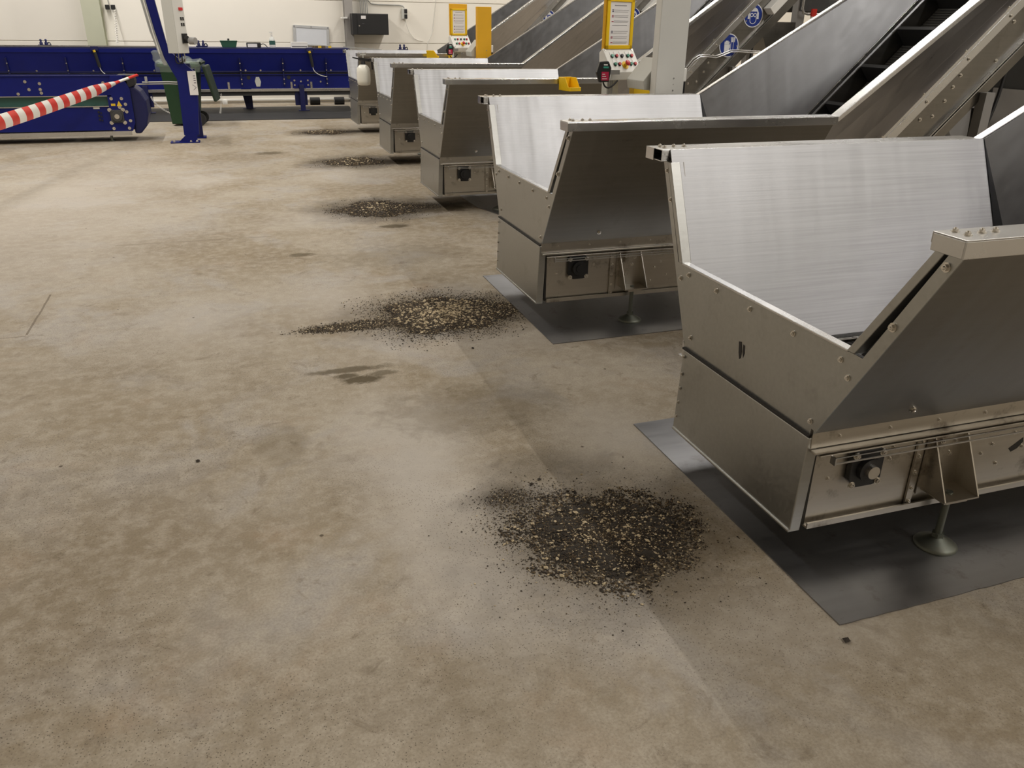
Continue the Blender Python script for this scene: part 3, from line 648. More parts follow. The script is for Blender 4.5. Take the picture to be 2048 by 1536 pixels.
# ------------------------------------------------------------------ operator stands
def console_mesh(wd, zlo, zhi, dep, lip):
    """side profile in y-z extruded along x, sloped face towards -y"""
    b = MB(); b.poly([(-wd / 2, 0, zhi), (-wd / 2, -dep, zlo), (-wd / 2, -dep + .012, zlo - lip), (-wd / 2, .02, zlo - lip - .01), (-wd / 2, .035, zhi - .03)], (wd, 0, 0)); return b
def control_stand(loc, rz, label):
    r = empty('control_stand', loc, rz); tag(r, label, 'control stand', 'operator control stands')
    MB().box(-.06, .06, .03, .09, .012, 1.40).build('post', 'cabinet_grey', r, .004)
    MB().box(-.14, .14, -.10, .22, 0, .012).build('base_plate', 'cabinet_grey', r)
    bd = MB(); bd.box(-.150, .150, .0, .022, 1.432, 1.84); bo = bd.build('notice_board', 'yellow_paint', r, .004)
    fr = MB()
    for x0, x1, z0, z1 in ((-.138, -.108, 1.440, 1.780), (.108, .138, 1.440, 1.780), (-.138, .138, 1.440, 1.466), (-.138, .138, 1.757, 1.780)): fr.box(x0, x1, -.012, 0, z0, z1)
    fr.build('notice_frame', 'yellow_plastic', bo, .003)
    MB().box(-.108, .108, -.004, -.001, 1.466, 1.757).build('notice_sheet', 'paper_white', bo)
    pr = MB(); z = 1.735
    def row(z, x0, x1, mi, h=.0022): pr.box(x0, x1, -.0050, -.0044, z - h, z + h, mi)
    row(1.732, -.062, .062, 0)
    for zb in (1.702, 1.560):
        row(zb, -.062, .088, 0, .0012); row(zb - .012, -.062, .078, 0, .0012); row(zb, -.085, -.068, 1, .003); row(zb - .010, -.085, -.068, 1, .003)
        row(zb - .036, -.062, .085, 0, .0012); row(zb - .046, -.062, .080, 0, .0012); pr.box(-.086, -.068, -.0050, -.0044, zb - .050, zb - .033, 2)
        row(zb - .072, -.062, .088, 0, .0012); row(zb - .080, -.062, .080, 0, .0012); row(zb - .077, -.086, -.066, 3, .0032)
    row(1.600, -.078, .075, 0, .0018)
    pr.build('printed_text', ['print_grey', 'print_dark', 'print_rose', 'print_red'], bo)
    c = console_mesh(.315, 1.285, 1.445, .110, .055); co = c.build('control_box', 'white_paint', r, .004)
    # face frame: u across, v down the slope
    T = Vector((0, 0, 1.445)); B = Vector((0, -.110, 1.285)); d = (B - T); nrm = Vector((0, -.16, .110)).normalized()
    def fp(u, v, h=0.0): return Vector(((u - .5) * .315, 0, 0)) + T + d * v + nrm * h
    cols = ['button_pale_green', 'button_red', 'button_black', 'button_green', 'button_red']
    for rowi, (v, us) in enumerate(((.32, (.20, .34, .52, .71, .84)), (.66, (.20, .34, None, .72, .86)))):
        for k, u in enumerate(us):
            if u is None: continue
            lg = MB(); lg.obox(fp(u, v - .10, .001), (1, 0, 0), d, nrm, .028, .026, .003); lo = lg.build('legend_plate', 'legend_white', co)
            bt = MB(); bt.cyl(fp(u, v + .02, 0), fp(u, v + .02, .006), .0145, n=18, mi=1); bt.cyl(fp(u, v + .02, .006), fp(u, v + .02, .014), .0115, n=18)
            bt.build('push_button', [cols[k] if rowi == 0 or k != 0 else 'button_green', 'button_black'], co)
    es = MB(); es.cyl(fp(.52, .72, 0), fp(.52, .72, .004), .030, n=24); es.cyl(fp(.52, .72, .004), fp(.52, .72, .028), .013, .011, n=16, mi=0); es.build('emergency_base', 'yellow_plastic', co)
    eb = MB(); eb.lathe((0, 0, 0), [(.012, 0), (.021, .003), (.022, .010), (.017, .015), (.006, .018)], n=20)
    eo = eb.build('emergency_stop', 'emergency_red', co); q = Vector((0, 0, 1)).rotation_difference(nrm); eo.matrix_local = Matrix.Translation(fp(.52, .72, .026)) @ q.to_matrix().to_4x4()
    for u, v in ((.06, .08), (.94, .08), (.06, .92), (.94, .92)):
        sc = MB(); sc.cyl(fp(u, v, 0), fp(u, v, .003), .008, n=12); sc.build('cover_screw', 'steel_bolt', co)
    cb_ = MB()
    for k in range(3): cb_.tube(arc_pts((-.10 + .02 * k, -.02, 1.24), (-.12 + .02 * k, -.05, 1.12 - .02 * k), (-.06 + .01 * k, .03, 1.02), 10), .005)
    cb_.build('cable', 'cable_grey', r)
    return r
def pendant(stand, loc, rz):
    P = [(-.055, .0), (-.035, .07), (.030, .075), (.052, .03), (.040, -.065), (-.030, -.070)]
    r = MB().poly([(x, 0, z) for x, z in P], (0, .05, 0)).build('pendant_control', 'bearing_black', stand, .006)
    r['label'] = 'black hexagonal pendant with red and green labels'
    r.matrix_local = Matrix.Translation(loc) @ Matrix.Rotation(rz, 4, 'Z')
    MB().box(-.020, .034, -.003, 0, -.055, .004).build('red_label', 'display_red', r)
    g = MB(); g.box(-.008, .030, -.003, 0, .028, .040); g.build('green_label', 'display_green', r)
    t = MB(); t.box(-.006, .022, -.0034, 0, .046, .056); t.box(-.014, .006, -.0045, -.003, -.016, -.010); t.box(-.014, .014, -.0045, -.003, -.030, -.025); t.box(-.014, .022, -.0045, -.003, -.046, -.042); t.build('lettering', 'legend_white', r)
    c = MB(); c.tube(arc_pts((.0, .02, -.07), (.03, .02, -.15), (.12, .08, -.06), 10), .006); c.build('pendant_cable', 'rubber_black', r)
    MB().bar((.03, .03, .0), (.12, .05, .0), .03, .03).build('pendant_bracket', 'mid_machine', r)
def console_post(loc, rz, mat, label, wd=.235):
    r = empty('console_post', loc, rz); tag(r, label, 'post', 'console posts between the hoppers')
    p = MB(); p.box(-wd / 2, wd / 2, 0, .07, .012, 1.80); po = p.build('post', mat, r, .004)
    MB().box(-wd / 2 - .05, wd / 2 + .05, -.05, .14, 0, .012).build('base_plate', mat, r)
    for z in (1.185, 1.225, 1.265): MB().cyl((.03, .001, z), (.03, -.002, z), .006 if z != 1.225 else .003, n=12).build('screw', 'mid_machine', po)
    c = console_mesh(.24, 1.245, 1.395, .13, .06); co = c.build('control_box', 'cabinet_grey', r, .004); co.matrix_local = Matrix.Translation((-.03, .20, 0)) @ Matrix.Rotation(math.radians(-92), 4, 'Z')
    d = MB(); d.box(wd / 2, wd / 2 + .035, .02, .06, 1.24, 1.33); d.build('side_bracket', 'white_paint', r, .006)
    e = MB(); e.box(wd / 2, wd / 2 + .028, .02, .06, 1.15, 1.24); e.build('cable_gland', 'bearing_black', r)
    return r
cs1 = control_stand((2.80, 5.935, 0), math.radians(20), 'control stand with yellow notice board, beside the white post')
pendant(cs1, (-.245, -.12, 1.288), math.radians(-32))
console_post((2.965, 5.40, 0), math.radians(6), 'pillar_white', 'tall white flat post standing behind the second nearest hopper')
cs2 = control_stand((3.165, 11.90, 0), math.radians(22), 'farther control stand with yellow notice board, beside the yellow post')
pendant(cs2, (-.23, -.10, 1.26), math.radians(-26))
console_post((3.36, 11.30, 0), math.radians(4), 'yellow_paint', 'tall yellow flat post standing behind the second farthest hopper', .20)

# ------------------------------------------------------------------ yellow picking bins
def yellow_bin(loc, rz, label):
    b = MB(); w_, d_, h_, t = .058, .17, .105, .004
    b.box(-w_, w_, -d_ / 2, d_ / 2, 0, t)
    for s in (-1, 1): b.poly([(s * w_, -d_ / 2, 0), (s * w_, d_ / 2, 0), (s * w_, d_ / 2, h_), (s * w_, -d_ / 2 + .075, h_), (s * w_, -d_ / 2 + .02, .032), (s * w_, -d_ / 2, .032)], (-s * t, 0, 0))
    b.box(-w_, w_, d_ / 2 - t, d_ / 2, 0, h_); b.box(-w_, w_, -d_ / 2 - .002, -d_ / 2 + t, 0, .030)
    b.box(-w_ - .004, w_ + .004, d_ / 2 - .006, d_ / 2 + .006, h_ - .012, h_)
    r = empty('picking_bin', loc, rz); tag(r, label, 'plastic bin', 'yellow picking bins')
    b.build('bin_body', 'yellow_plastic', r, .0015)
    MB().box(-.040, .040, -d_ / 2 - .003, -d_ / 2 - .0015, .006, .024).build('label_holder', 'warning_yellow', r)
    return r
yellow_bin((2.785, 6.812, 1.085), math.radians(10), 'yellow plastic bin hanging on the middle hopper rail, nearest the camera')
yellow_bin((2.97, 12.68, 1.115), math.radians(70), 'yellow plastic bin hanging on the farthest hopper rail, left one')
yellow_bin((3.31, 12.68, 1.08), math.radians(95), 'yellow plastic bin hanging on the farthest hopper rail, right one under the control box')
yellow_bin((2.99, 5.86, 1.085), math.radians(80), 'yellow plastic bin mostly hidden below the nearer control box')

# ------------------------------------------------------------------ spray bottle on the rail
r = empty('spray_bottle', (1.70, 11.182, .885)); tag(r, 'white pressure spray bottle with black handle hung on a hopper rail end', 'spray bottle')
sb = MB(); sb.lathe((0, 0, 0), [(.050, -.04), (.080, -.03), (.086, .02), (.087, .12), (.080, .165), (.056, .198), (.030, .212)], n=24); sb.build('bottle', 'bottle_white', r)
k = MB(); k.cyl((0, 0, .212), (0, 0, .25), .034, .028, n=16); k.obox((.03, 0, .268), (1, 0, -.12), (0, 1, 0), (.12, 0, 1), .16, .035, .035); k.bar((-.04, 0, .275), (-.13, 0, .295), .016, .016); k.tube([(.09, 0, .27), (.115, 0, .24), (.118, 0, .15)], .011); k.build('trigger_head', 'bearing_black', r)
MB().cyl((.005, 0, .28), (.005, 0, .325), .006).bar((-.03, 0, .328), (.04, 0, .328), .012, .008).build('pump_handle', 'cabinet_grey', r)

# ------------------------------------------------------------------ long blue conveyor along the back wall
r = empty('long_conveyor', (-2.0, 17.2, 0)); tag(r, 'long dark blue trough conveyor on legs along the back wall', 'conveyor')
def RB(name, mb, mat, parent=None, bevel=0.0):
    o = mb.build(name, mat, parent or r, bevel); 
    if parent is None: o.location = -r.location
    return o
xa, xb = -7.6, 2.32
RB('lower_panel', MB().box(xa, xb, 16.92, 16.94, .41, .662), 'blue_paint'); RB('panel_lip', MB().box(xa, xb, 16.895, 16.92, .654, .668), 'blue_paint')
RB('upper_panel', MB().poly([(xa, 16.93, .715), (xa, 16.955, .715), (xa, 16.875, 1.035), (xa, 16.85, 1.035)], (xb - xa, 0, 0)), 'blue_paint')
RB('upper_lip', MB().box(xa, xb, 16.925, 16.945, .700, .728), 'blue_dark')
RB('top_band', MB().box(xa, xb, 16.835, 16.865, 1.035, 1.105), 'blue_paint', None, .003); RB('top_cover', MB().box(xa, xb, 16.835, 17.55, 1.105, 1.125), 'blue_dark'); 
RB('top_edge', MB().box(xa, -.95, 16.85, 16.87, 1.126, 1.150), 'steel_rail')
RB('back_panel', MB().box(xa, xb, 17.53, 17.55, .41, 1.105), 'blue_dark'); RB('trough_floor', MB().box(xa, xb, 16.95, 17.53, .66, .69), 'rubber_black')
RB('bottom_strip', MB().box(xa, xb, 16.90, 16.935, .362, .405), 'steel_rail'); RB('bottom_pan', MB().box(xa, xb - .02, 16.96, 17.5, .285, .365), 'dark_machine')
for x_ in (-6.2, -5.3, -4.4, -3.53, -2.61, -1.71, -.72, .28, 1.05, 1.85):
    b = MB(); b.poly([(x_, 16.945, .46), (x_, 16.895, .46), (x_, 16.88, .70), (x_, 16.825, .95), (x_, 16.90, .97), (x_, 16.945, .70)], (.022, 0, 0)); bo = RB('rib', b, 'blue_dark')
    for zz, yy in ((.50, 16.893), (.58, 16.888), (.74, 16.868), (.86, 16.843)): bolt(bo, (x_ + .011, yy, zz), (0, -1, 0), .9)
for x_ in (-3.1, -2.2, -1.2, -.35, .38, .65, 1.38, 1.95): bolt(r, (x_ + 2.0, 16.925 - 17.2, .735), (0, -1, 0), 1.2)
for x_, z_ in ((1.25, .555), (1.50, .555), (1.37, .535), (1.25, .47), (1.50, .47), (1.36, .425), (1.40, .425), (1.74, .53)): bolt(r, (x_ + 2.0, 16.92 - 17.2, z_), (0, -1, 0), 1.3)
def hexplate(x_, z_, w_, h_): return MB().poly([(x_ - w_ * .6, 16.915, z_ - h_), (x_ + w_ * .6, 16.915, z_ - h_), (x_ + w_, 16.915, z_), (x_ + w_ * .5, 16.915, z_ + h_), (x_ - w_ * .5, 16.915, z_ + h_), (x_ - w_, 16.915, z_ + .01)], (0, .006, 0))
RB('inspection_plate', hexplate(.58, .535, .055, .085), 'cabinet_grey'); RB('inspection_plate', hexplate(-2.95, .60, .055, .075), 'cabinet_grey')
for x_ in (-3.15, -2.35, -2.15, .42, 1.15): RB('hole', MB().cyl((x_, 16.925, .61), (x_, 16.916, .61), .035, n=14), 'rubber_black')
for x_ in (.05, 1.19, 1.56):
    b = MB(); b.box(x_ - .018, x_ + .018, 16.912, 16.92, .40, .53); lo = RB('latch_bracket', b, 'steel_rail')
    for zz in (.42, .46, .50): bolt(lo, (x_, 16.912, zz), (0, -1, 0), .7)
for x_ in (-4.5, -1.4, 1.37):
    z0_ = .0105 if x_ > -2.6 else 0.0
    lg = MB(); lg.box(x_ - .045, x_ + .045, 16.86, 16.94, .02, .48); lg.box(x_ - .13, x_ + .10, 16.95, 17.05, .10, .40); lg.box(x_ - .09, x_ + .12, 16.82, 17.0, z0_, .022); RB('leg', lg, 'blue_dark', None, .004)
for x_ in (-2.9, .36):
    z0_ = .0105 if x_ > -2.6 else 0.0
    lg = MB(); lg.hexa([(x_ - .03, 17.44, z0_), (x_ + .10, 17.44, z0_), (x_ + .10, 17.5, z0_), (x_ - .03, 17.5, z0_), (x_ - .10, 17.44, .42), (x_ + .10, 17.44, .42), (x_ + .10, 17.5, .42), (x_ - .10, 17.5, .42)]); lg.box(x_ - .1, x_ + .14, 17.4, 17.54, z0_, .018); RB('leg', lg, 'blue_dark')
for x_, z_ in ((-2.12, 1.07), (1.56, 1.05)):
    b = MB(); b.box(x_ - .05, x_ + .07, 16.80, 16.84, 1.07, 1.135); RB('actuator_mount', b, 'blue_dark')
    b = MB(); b.cyl((x_, 16.795, 1.08), (x_ + .008, 16.797, 1.045), .022, n=14); RB('actuator_joint', b, 'warning_yellow')
    b = MB(); b.cyl((x_ + .008, 16.797, 1.045), (x_ + .045, 16.82, .80), .028, n=16); RB('actuator', b, 'rubber_black')
    b = MB(); b.tube(arc_pts((x_ + .045, 16.82, .80), (x_ + .05, 16.82, .66), (x_ + .30, 16.86, .62), 12), .007); RB('air_hose', b, 'cable_white')
def knob_pair(x_, y_, z_, label):
    e = empty('clamp_knobs', (x_, y_, z_)); tag(e, label, 'clamp', 'clamp knobs on the blue conveyor')
    MB().box(-.09, .11, -.025, .025, 0, .025).build('clamp_bar', 'blue_dark', e, .004)
    for k in (-.04, .04): MB().lathe((k, 0, .025), [(.026, 0), (.028, .03), (.014, .05), (.02, .065), (.016, .085), (.004, .09)], n=12).build('knob', 'blue_dark', e)
    MB().tube(arc_pts((.05, 0, .03), (.10, 0, .10), (.11, 0, .01), 8), .010).build('lever', 'dark_machine', e)
knob_pair(-2.95, 17.2, 1.126, 'dark blue clamp knobs on the conveyor top, left of the pale column')
knob_pair(-.35, 17.2, 1.126, 'dark blue clamp knobs on the conveyor top, behind the green wheeled bin')
# continuation of the conveyor cover behind the far hoppers with its own clamp
r = empty('grey_conveyor', (3.6, 17.2, 0)); tag(r, 'grey steel conveyor section behind the farthest hopper', 'conveyor')
MB().box(-1.2, 2.6, -.3, .3, 1.02, 1.085).build('top_cover', 'steel_outer', r, .004); MB().box(-1.2, 2.6, -.28, -.26, .5, 1.02).build('side_panel', 'steel_outer', r)
for x_ in (-1.0, 1.0, 2.4): MB().box(x_ - .04, x_ + .04, -.26, .26, 0, 1.02).build('leg', 'mid_machine', r)
knob_pair(3.39, 17.1, 1.086, 'dark blue clamp knobs on the grey conveyor section, below the wall socket')

tag(MB().poly([(-2.6, 15.45, 0), (2.30, 15.40, 0), (2.35, 17.75, 0), (-2.6, 17.78, 0)], (0, 0, .010)).build('dark_floor_sheet', 'rubber_black'), 'black flat sheet on the floor under the long blue conveyor', 'mat')  # thin black sheet covering the floor area under the conveyor
for x_, lb in ((1.72, 'short black roll lying at the wall under the blue conveyor, left one'), (2.22, 'short black roll lying at the wall under the blue conveyor, right one')):
    e_ = empty('black_roll', (x_, 18.15, 0)); tag(e_, lb, 'roll', 'black rolls under the conveyor')
    MB().cyl((-.10, 0, .075), (.10, 0, .075), .075, n=20).build('roll_body', 'rubber_black', e_, .006); MB().cyl((-.104, 0, .075), (.104, 0, .075), .025, n=14).build('roll_core', 'mid_machine', e_)
# things lying on the conveyor
b = empty('storage_box', (.14, 17.15, 1.126)); tag(b, 'small dark green lidded box on the blue conveyor', 'box')
MB().poly([(-.12, -.1, 0), (.12, -.1, 0), (.15, -.1, .10), (-.15, -.1, .10)], (0, .2, 0)).build('box_body', 'green_box', b, .006); MB().box(-.155, .155, -.105, .105, .10, .115).build('lid', 'green_box', b, .004); MB().cyl((0, 0, .115), (0, 0, .15), .018).build('knob', 'rubber_black', b)
b = empty('barcode_scanner', (.55, 17.1, 1.126)); tag(b, 'black case with a white label lying on the blue conveyor', 'case')
MB().box(-.10, .16, -.06, .06, 0, .085).build('case_body', 'bearing_black', b, .015); MB().box(-.08, .09, -.064, -.0605, .008, .066).build('case_label', 'paper_white', b); MB().tube(arc_pts((.16, 0, .05), (.22, 0, .09), (.27, -.05, .008), 8), .008).build('cable', 'rubber_black', b)
b = empty('sanitiser_bottle', (.92, 17.1, 1.126)); tag(b, 'clear pump bottle with green label standing on the blue conveyor', 'bottle')
MB().lathe((0, 0, 0), [(.05, 0), (.055, .01), (.054, .13), (.040, .17), (.018, .19)], n=20).build('bottle_body', 'clear_bottle', b); MB().lathe((0, 0, .05), [(.0565, 0), (.0565, .07)], n=20).build('bottle_label', 'belt_green', b)
MB().cyl((0, 0, .19), (0, 0, .25), .012).cyl((0, 0, .21), (0, 0, .225), .022).box(-.04, .02, -.012, .012, .25, .275).build('pump', 'white_paint', b)
b = empty('paper_tray', (1.41, 17.1, 1.126)); tag(b, 'white open fronted tray with a dark slot on the blue conveyor', 'tray')
MB().box(-.15, .15, -.1, .1, 0, .012).box(-.15, -.14, -.1, .1, .012, .085).box(.14, .15, -.1, .1, .012, .085).box(-.15, .15, -.1, .1, .085, .10).box(-.14, .14, -.098, -.085, .03, .085).build('tray_body', 'white_paint', b); MB().box(-.13, .13, -.08, .08, .013, .03).build('tray_slot', 'print_grey', b)
b = empty('scrap_pile', (1.78, 17.1, 1.126)); tag(b, 'small pile of yellow and brown bits at the right end of the blue conveyor', 'scraps')
for k in range(9):
    a_ = random.uniform(-.12, .22); MB().obox((a_, random.uniform(-.05, .05), .018), (1, random.uniform(-1, 1), 0), (random.uniform(-.3, .3), 1, 0), (0, 0, 1), random.uniform(.03, .07), .02, .036).build('scrap', random.choice(['yellow_scrap', 'grain_brown', 'warning_yellow']), b)
MB().bar((2.22, 16.95, 1.15), (2.95, 16.9, 1.10), .02, .02).build('long_lance', 'cable_grey'); tag(bpy.data.objects['long_lance'], 'thin grey lance laid across the conveyor end and grey column', 'rod')

# ------------------------------------------------------------------ low blue conveyor in front
r = empty('low_conveyor', (-3.4, 13.25, 0)); tag(r, 'low dark blue belt conveyor with green belt at the left edge', 'conveyor')
xa, xb = -6.6, -1.52
RB('upper_panel', MB().box(xa, -1.30, 13.0, 13.02, .615, .868), 'blue_paint'); RB('panel_edge', MB().box(xa, -1.30, 12.985, 13.02, .866, .878), 'blue_paint'); RB('panel_flange', MB().box(xa, xb, 12.975, 13.02, .605, .617), 'steel_rail')
RB('belt', MB().box(xa, xb, 13.04, 13.06, .47, .61), 'belt_green'); RB('belt_edge', MB().box(xa, xb, 12.985, 13.06, .468, .480), 'steel_rail')
RB('lower_panel', MB().box(xa, xb, 13.0, 13.02, .155, .47), 'blue_paint'); RB('bottom_gap', MB().box(xa, xb, 13.04, 13.06, .14, .16), 'rubber_black')
RB('bottom_strip', MB().box(xa, -1.34, 12.97, 13.02, .085, .142), 'steel_rail'); RB('top_plate', MB().box(xa, -1.30, 13.02, 13.55, .80, .82), 'blue_dark'); RB('back_panel', MB().box(xa, -1.30, 13.53, 13.55, .10, .868), 'blue_dark')
RB('end_plate', MB().poly([(-1.575, 12.975, .142), (-1.32, 12.975, .142), (-1.275, 12.975, .25), (-1.275, 12.975, .70), (-1.35, 12.975, .868), (-1.50, 12.975, .868), (-1.575, 12.975, .62)], (0, .025, 0)), 'blue_paint')
gp = [(-1.30, .10), (-1.22, .10), (-1.13, .20), (-1.085, .36), (-1.09, .54), (-1.15, .66), (-1.22, .72), (-1.30, .74)]
RB('end_guard', MB().poly([(x_, 13.02, z_) for x_, z_ in gp], (0, .5, 0)), 'blue_dark', None, .02)
bd = RB('bearing', MB().box(-1.575, -1.405, 12.955, 12.976, .258, .428).cyl((-1.49, 12.956, .343), (-1.49, 12.93, .343), .072, .066, n=24), 'dark_machine', None, .006)
MB().cyl((-1.49, 12.935, .343), (-1.49, 12.918, .343), .032, n=20).build('shaft_end', 'steel_bolt', bd)
for dx in (-.085, .085):
    for dz in (-.085, .085): bolt(bd, (-1.49 + dx, 12.968, .343 + dz), (0, -1, 0), 2.0)
for x_, z_ in ((-1.53, .575), (-1.40, .575), (-1.36, .18), (-1.33, .28), (-1.36, .40), (-1.36, .50), (-1.56, .18), (-1.44, .46)): bolt(r, (x_ + 3.4, 12.975 - 13.25, z_), (0, -1, 0), 1.6)
for x_, z_ in ((-2.55, .80), (-2.52, .70), (-2.38, .775), (-2.385, .70), (-2.38, .655), (-2.66, .645), (-1.60, .78), (-1.62, .68), (-2.02, .64), (-3.1, .645), (-1.44, .80)): bolt(r, (x_ + 3.4, 13.0 - 13.25, z_), (0, -1, 0), 1.5)
RB('warning_sticker', MB().poly([(-1.475, 12.973, .475), (-1.405, 12.973, .475), (-1.44, 12.973, .545)], (0, .002, 0)).box(-1.545, -1.490, 12.973, 12.975, .480, .510), 'warning_yellow')
RB('data_plate', MB().box(-1.78, -1.70, 12.996, 13.0, .44, .475), 'cabinet_grey')
for zz in (.40, .35, .30): RB('grease_nipple', MB().cyl((-1.72, 13.0, zz), (-1.72, 12.985, zz), .014).cyl((-1.69, 13.0, zz - .012), (-1.69, 12.985, zz - .012), .010), 'bearing_black')
b = MB(); b.box(-1.42, -1.20, 13.02, 13.3, .74, .88); b.cyl((-1.27, 13.0, .80), (-1.27, 13.3, .80), .075, n=18); RB('drive_cover', b, 'rubber_black', None, .01)
for x_ in (-5.5, -3.6, -1.62): RB('foot', MB().cyl((x_, 13.06, .012), (x_, 13.06, .10), .018).cyl((x_, 13.06, 0), (x_, 13.06, .012), .045), 'galvanised')

# ------------------------------------------------------------------ cranked blue post with switch cabinet
r = empty('blue_post', (-.54, 12.72, 0)); tag(r, 'cranked dark blue steel post bolted to the floor, carrying a grey switch cabinet', 'post')
P = [(-.10, .10), (.10, .10), (.155, .66), (.155, .93), (.02, 1.06), (-.10, 1.17), (-.155, 1.30), (-.42, 3.30), (-.56, 3.30), (-.28, 1.30), (-.205, 1.10), (-.09, .84), (-.085, .80)]
pb = MB(); pb.poly([(x_, -.05, z_) for x_, z_ in P], (0, .10, 0)); pb.build('column', 'blue_paint', r, .004)
MB().poly([(-.18, -.055, .012), (.07, -.055, .012), (.07, -.055, .13), (-.05, -.055, .13)], (0, .012, 0)).build('gusset', 'blue_paint', r)
bp_ = MB(); bp_.box(-.29, .10, -.10, .10, 0, .014); bo = bp_.build('base_plate', 'blue_paint', r, .003)
for x_ in (-.24, -.02, .06): bolt(bo, (x_, -.07, .014), (0, 0, 1), 1.6)
MB().box(-.12, .18, .38, .62, 0, .014).build('rear_base_plate', 'blue_paint', r); MB().box(.0, .14, .42, .50, .014, .95).build('rear_column', 'blue_dark', r)
MB().bar((.05, .46, .93), (.05, .0, 1.0), .10, .08).build('strut', 'blue_dark', r)
cbn = MB(); cbn.box(-.085, .085, -.105, .105, 1.175, 2.05); co = cbn.build('switch_cabinet', 'cabinet_grey', r, .006); co.matrix_local = Matrix.Translation((-.01, -.16, 0)) @ Matrix.Rotation(math.radians(-38), 4, 'Z')
dr = MB(); dr.box(.085, .092, -.10, .10, 1.18, 2.04); do = dr.build('cabinet_door', 'pillar_white', co, .003)
for yy, zz in ((.02, 1.60), (.06, 1.60), (.02, 1.53), (.06, 1.53)): MB().box(.092, .098, yy - .012, yy + .012, zz - .020, zz + .020).build('selector_switch', 'bearing_black', do)
MB().box(.092, .106, .0, .065, 1.70, 1.735).build('red_switch', 'emergency_red', do)
MB().cyl((.092, .03, 1.36), (.15, .03, 1.36), .035).box(.092, .11, -.01, .08, 1.30, 1.42).build('isolator_handle', 'bearing_black', co)
MB().cyl((.15, .07, 1.33), (.24, .07, 1.33), .045, n=16).build('socket_outlet', 'mid_machine', co)
lab = MB(); lab.box(-.05, .06, -.062, -.056, .635, .945); lo = lab.build('notice_strip', 'paper_white', r); lo.matrix_local = Matrix.Translation((.105, -.005, 0))
mk = MB()
for k in range(4): mk.box(.020, .048, -.0635, -.062, .88 - .030 * k, .888 - .030 * k)
mk.poly([(-.005, -.062, .77), (.001, -.062, .77), (.045, -.062, .735), (.039, -.062, .735)], (0, -.0015, 0)); mk.poly([(.001, -.062, .70), (.007, -.062, .70), (.045, -.062, .735), (.039, -.062, .735)], (0, -.0015, 0))
mo = mk.build('strip_marks', 'print_dark', lo)
cc = MB()
for k in range(4): cc.tube([(-.60 + .012 * k, -.06, 3.3), (-.335 + .016 * k, -.06, 1.45), (-.26 + .012 * k, -.065, 1.15), (-.22 + .01 * k, -.065, 1.02)], .008)
cc.build('cable', 'cable_grey', r); MB().tube([(-.575, -.065, 3.3), (-.30, -.07, 1.42), (-.255, -.07, 1.16)], .009).build('white_cable', 'cable_white', r)
cm = MB()
for k in range(4): cm.tube(arc_pts((-.05 + .035 * k, -.16, 1.18), (-.10 + .06 * k, -.16, .96 + .05 * (k % 2)), (.06 - .02 * k, -.08, 1.10), 12), .008, mi=k % 2)
cm.build('cable_bundle', ['rubber_black', 'cable_grey'], r)
MB().lathe((-.30, -.10, 1.06), [(.03, 0), (.055, .03), (.05, .09), (.065, .13), (.03, .15)], n=10).build('plastic_wrap', 'plastic_film', r)
b = MB(); b.tube([(-.54, .02, .80), (-.20, .0, .805), (-.09, -.02, .80)], .010); b.tube([(-.62, .02, .775), (-.2, 0, .78), (-.09, -.02, .775)], .008); b.box(-.50, -.47, -.01, .04, .79, .87); b.build('air_pipe', 'cable_grey', r)

# ------------------------------------------------------------------ green wheeled bin with liner and open lid
r = empty('wheeled_bin', (-.64, 14.95, 0), math.radians(-6)); tag(r, 'dark green wheeled bin with clear liner and its lid hanging open', 'wheeled bin')
b = MB(); x0b, x1b, x0t, x1t = -.24, .16, -.30, .26
for a0, a1 in (((x0b, -.21), (x1b, -.21)), ): pass
outer = [(x0b, -.20, .03), (x1b, -.20, .03), (x1b, .20, .03), (x0b, .20, .03), (x0t, -.28, .93), (x1t, -.28, .93), (x1t, .28, .93), (x0t, .28, .93)]
inner = [(x0b + .02, -.18, .06), (x1b - .02, -.18, .06), (x1b - .02, .18, .06), (x0b + .02, .18, .06), (x0t + .02, -.26, .93), (x1t - .02, -.26, .93), (x1t - .02, .26, .93), (x0t + .02, .26, .93)]
b.add(outer + inner, [(0, 3, 2, 1), (0, 1, 5, 4), (1, 2, 6, 5), (2, 3, 7, 6), (3, 0, 4, 7), (8, 9, 10, 11), (9, 8, 12, 13), (10, 9, 13, 14), (11, 10, 14, 15), (8, 11, 15, 12), (4, 5, 13, 12), (5, 6, 14, 13), (6, 7, 15, 14), (7, 4, 12, 15)])
b.build('bin_body', 'green_bin', r, .012)
rm = MB(); rm.box(x0t - .03, x1t + .02, -.31, -.265, .90, .955); rm.box(x0t - .03, x1t + .02, .265, .31, .90, .955); rm.box(x0t - .03, x0t + .01, -.31, .31, .90, .955); rm.box(x1t - .01, x1t + .03, -.31, .31, .90, .955); rm.build('rim', 'green_bin', r, .01)
MB().hexa([(-.06, -.215, .05), (.02, -.215, .05), (.02, -.20, .05), (-.06, -.20, .05), (-.07, -.300, .90), (.03, -.300, .90), (.03, -.27, .90), (-.07, -.27, .90)]).build('moulded_rib', 'green_bin', r, .006)
MB().cyl((x1t + .06, -.26, .96), (x1t + .06, .26, .96), .016).box(x1t, x1t + .07, -.26, -.23, .93, .975).box(x1t, x1t + .07, .23, .26, .93, .975).build('handle', 'green_bin_dark', r)
ld = MB(); ld.hexa([(x1t + .075, -.30, .92), (x1t + .13, -.30, .92), (x1t + .13, .30, .92), (x1t + .075, .30, .92), (x1t + .20, -.29, .38), (x1t + .245, -.29, .38), (x1t + .245, .29, .38), (x1t + .20, .29, .38)]); ld.build('lid', 'green_bin_dark', r, .015)
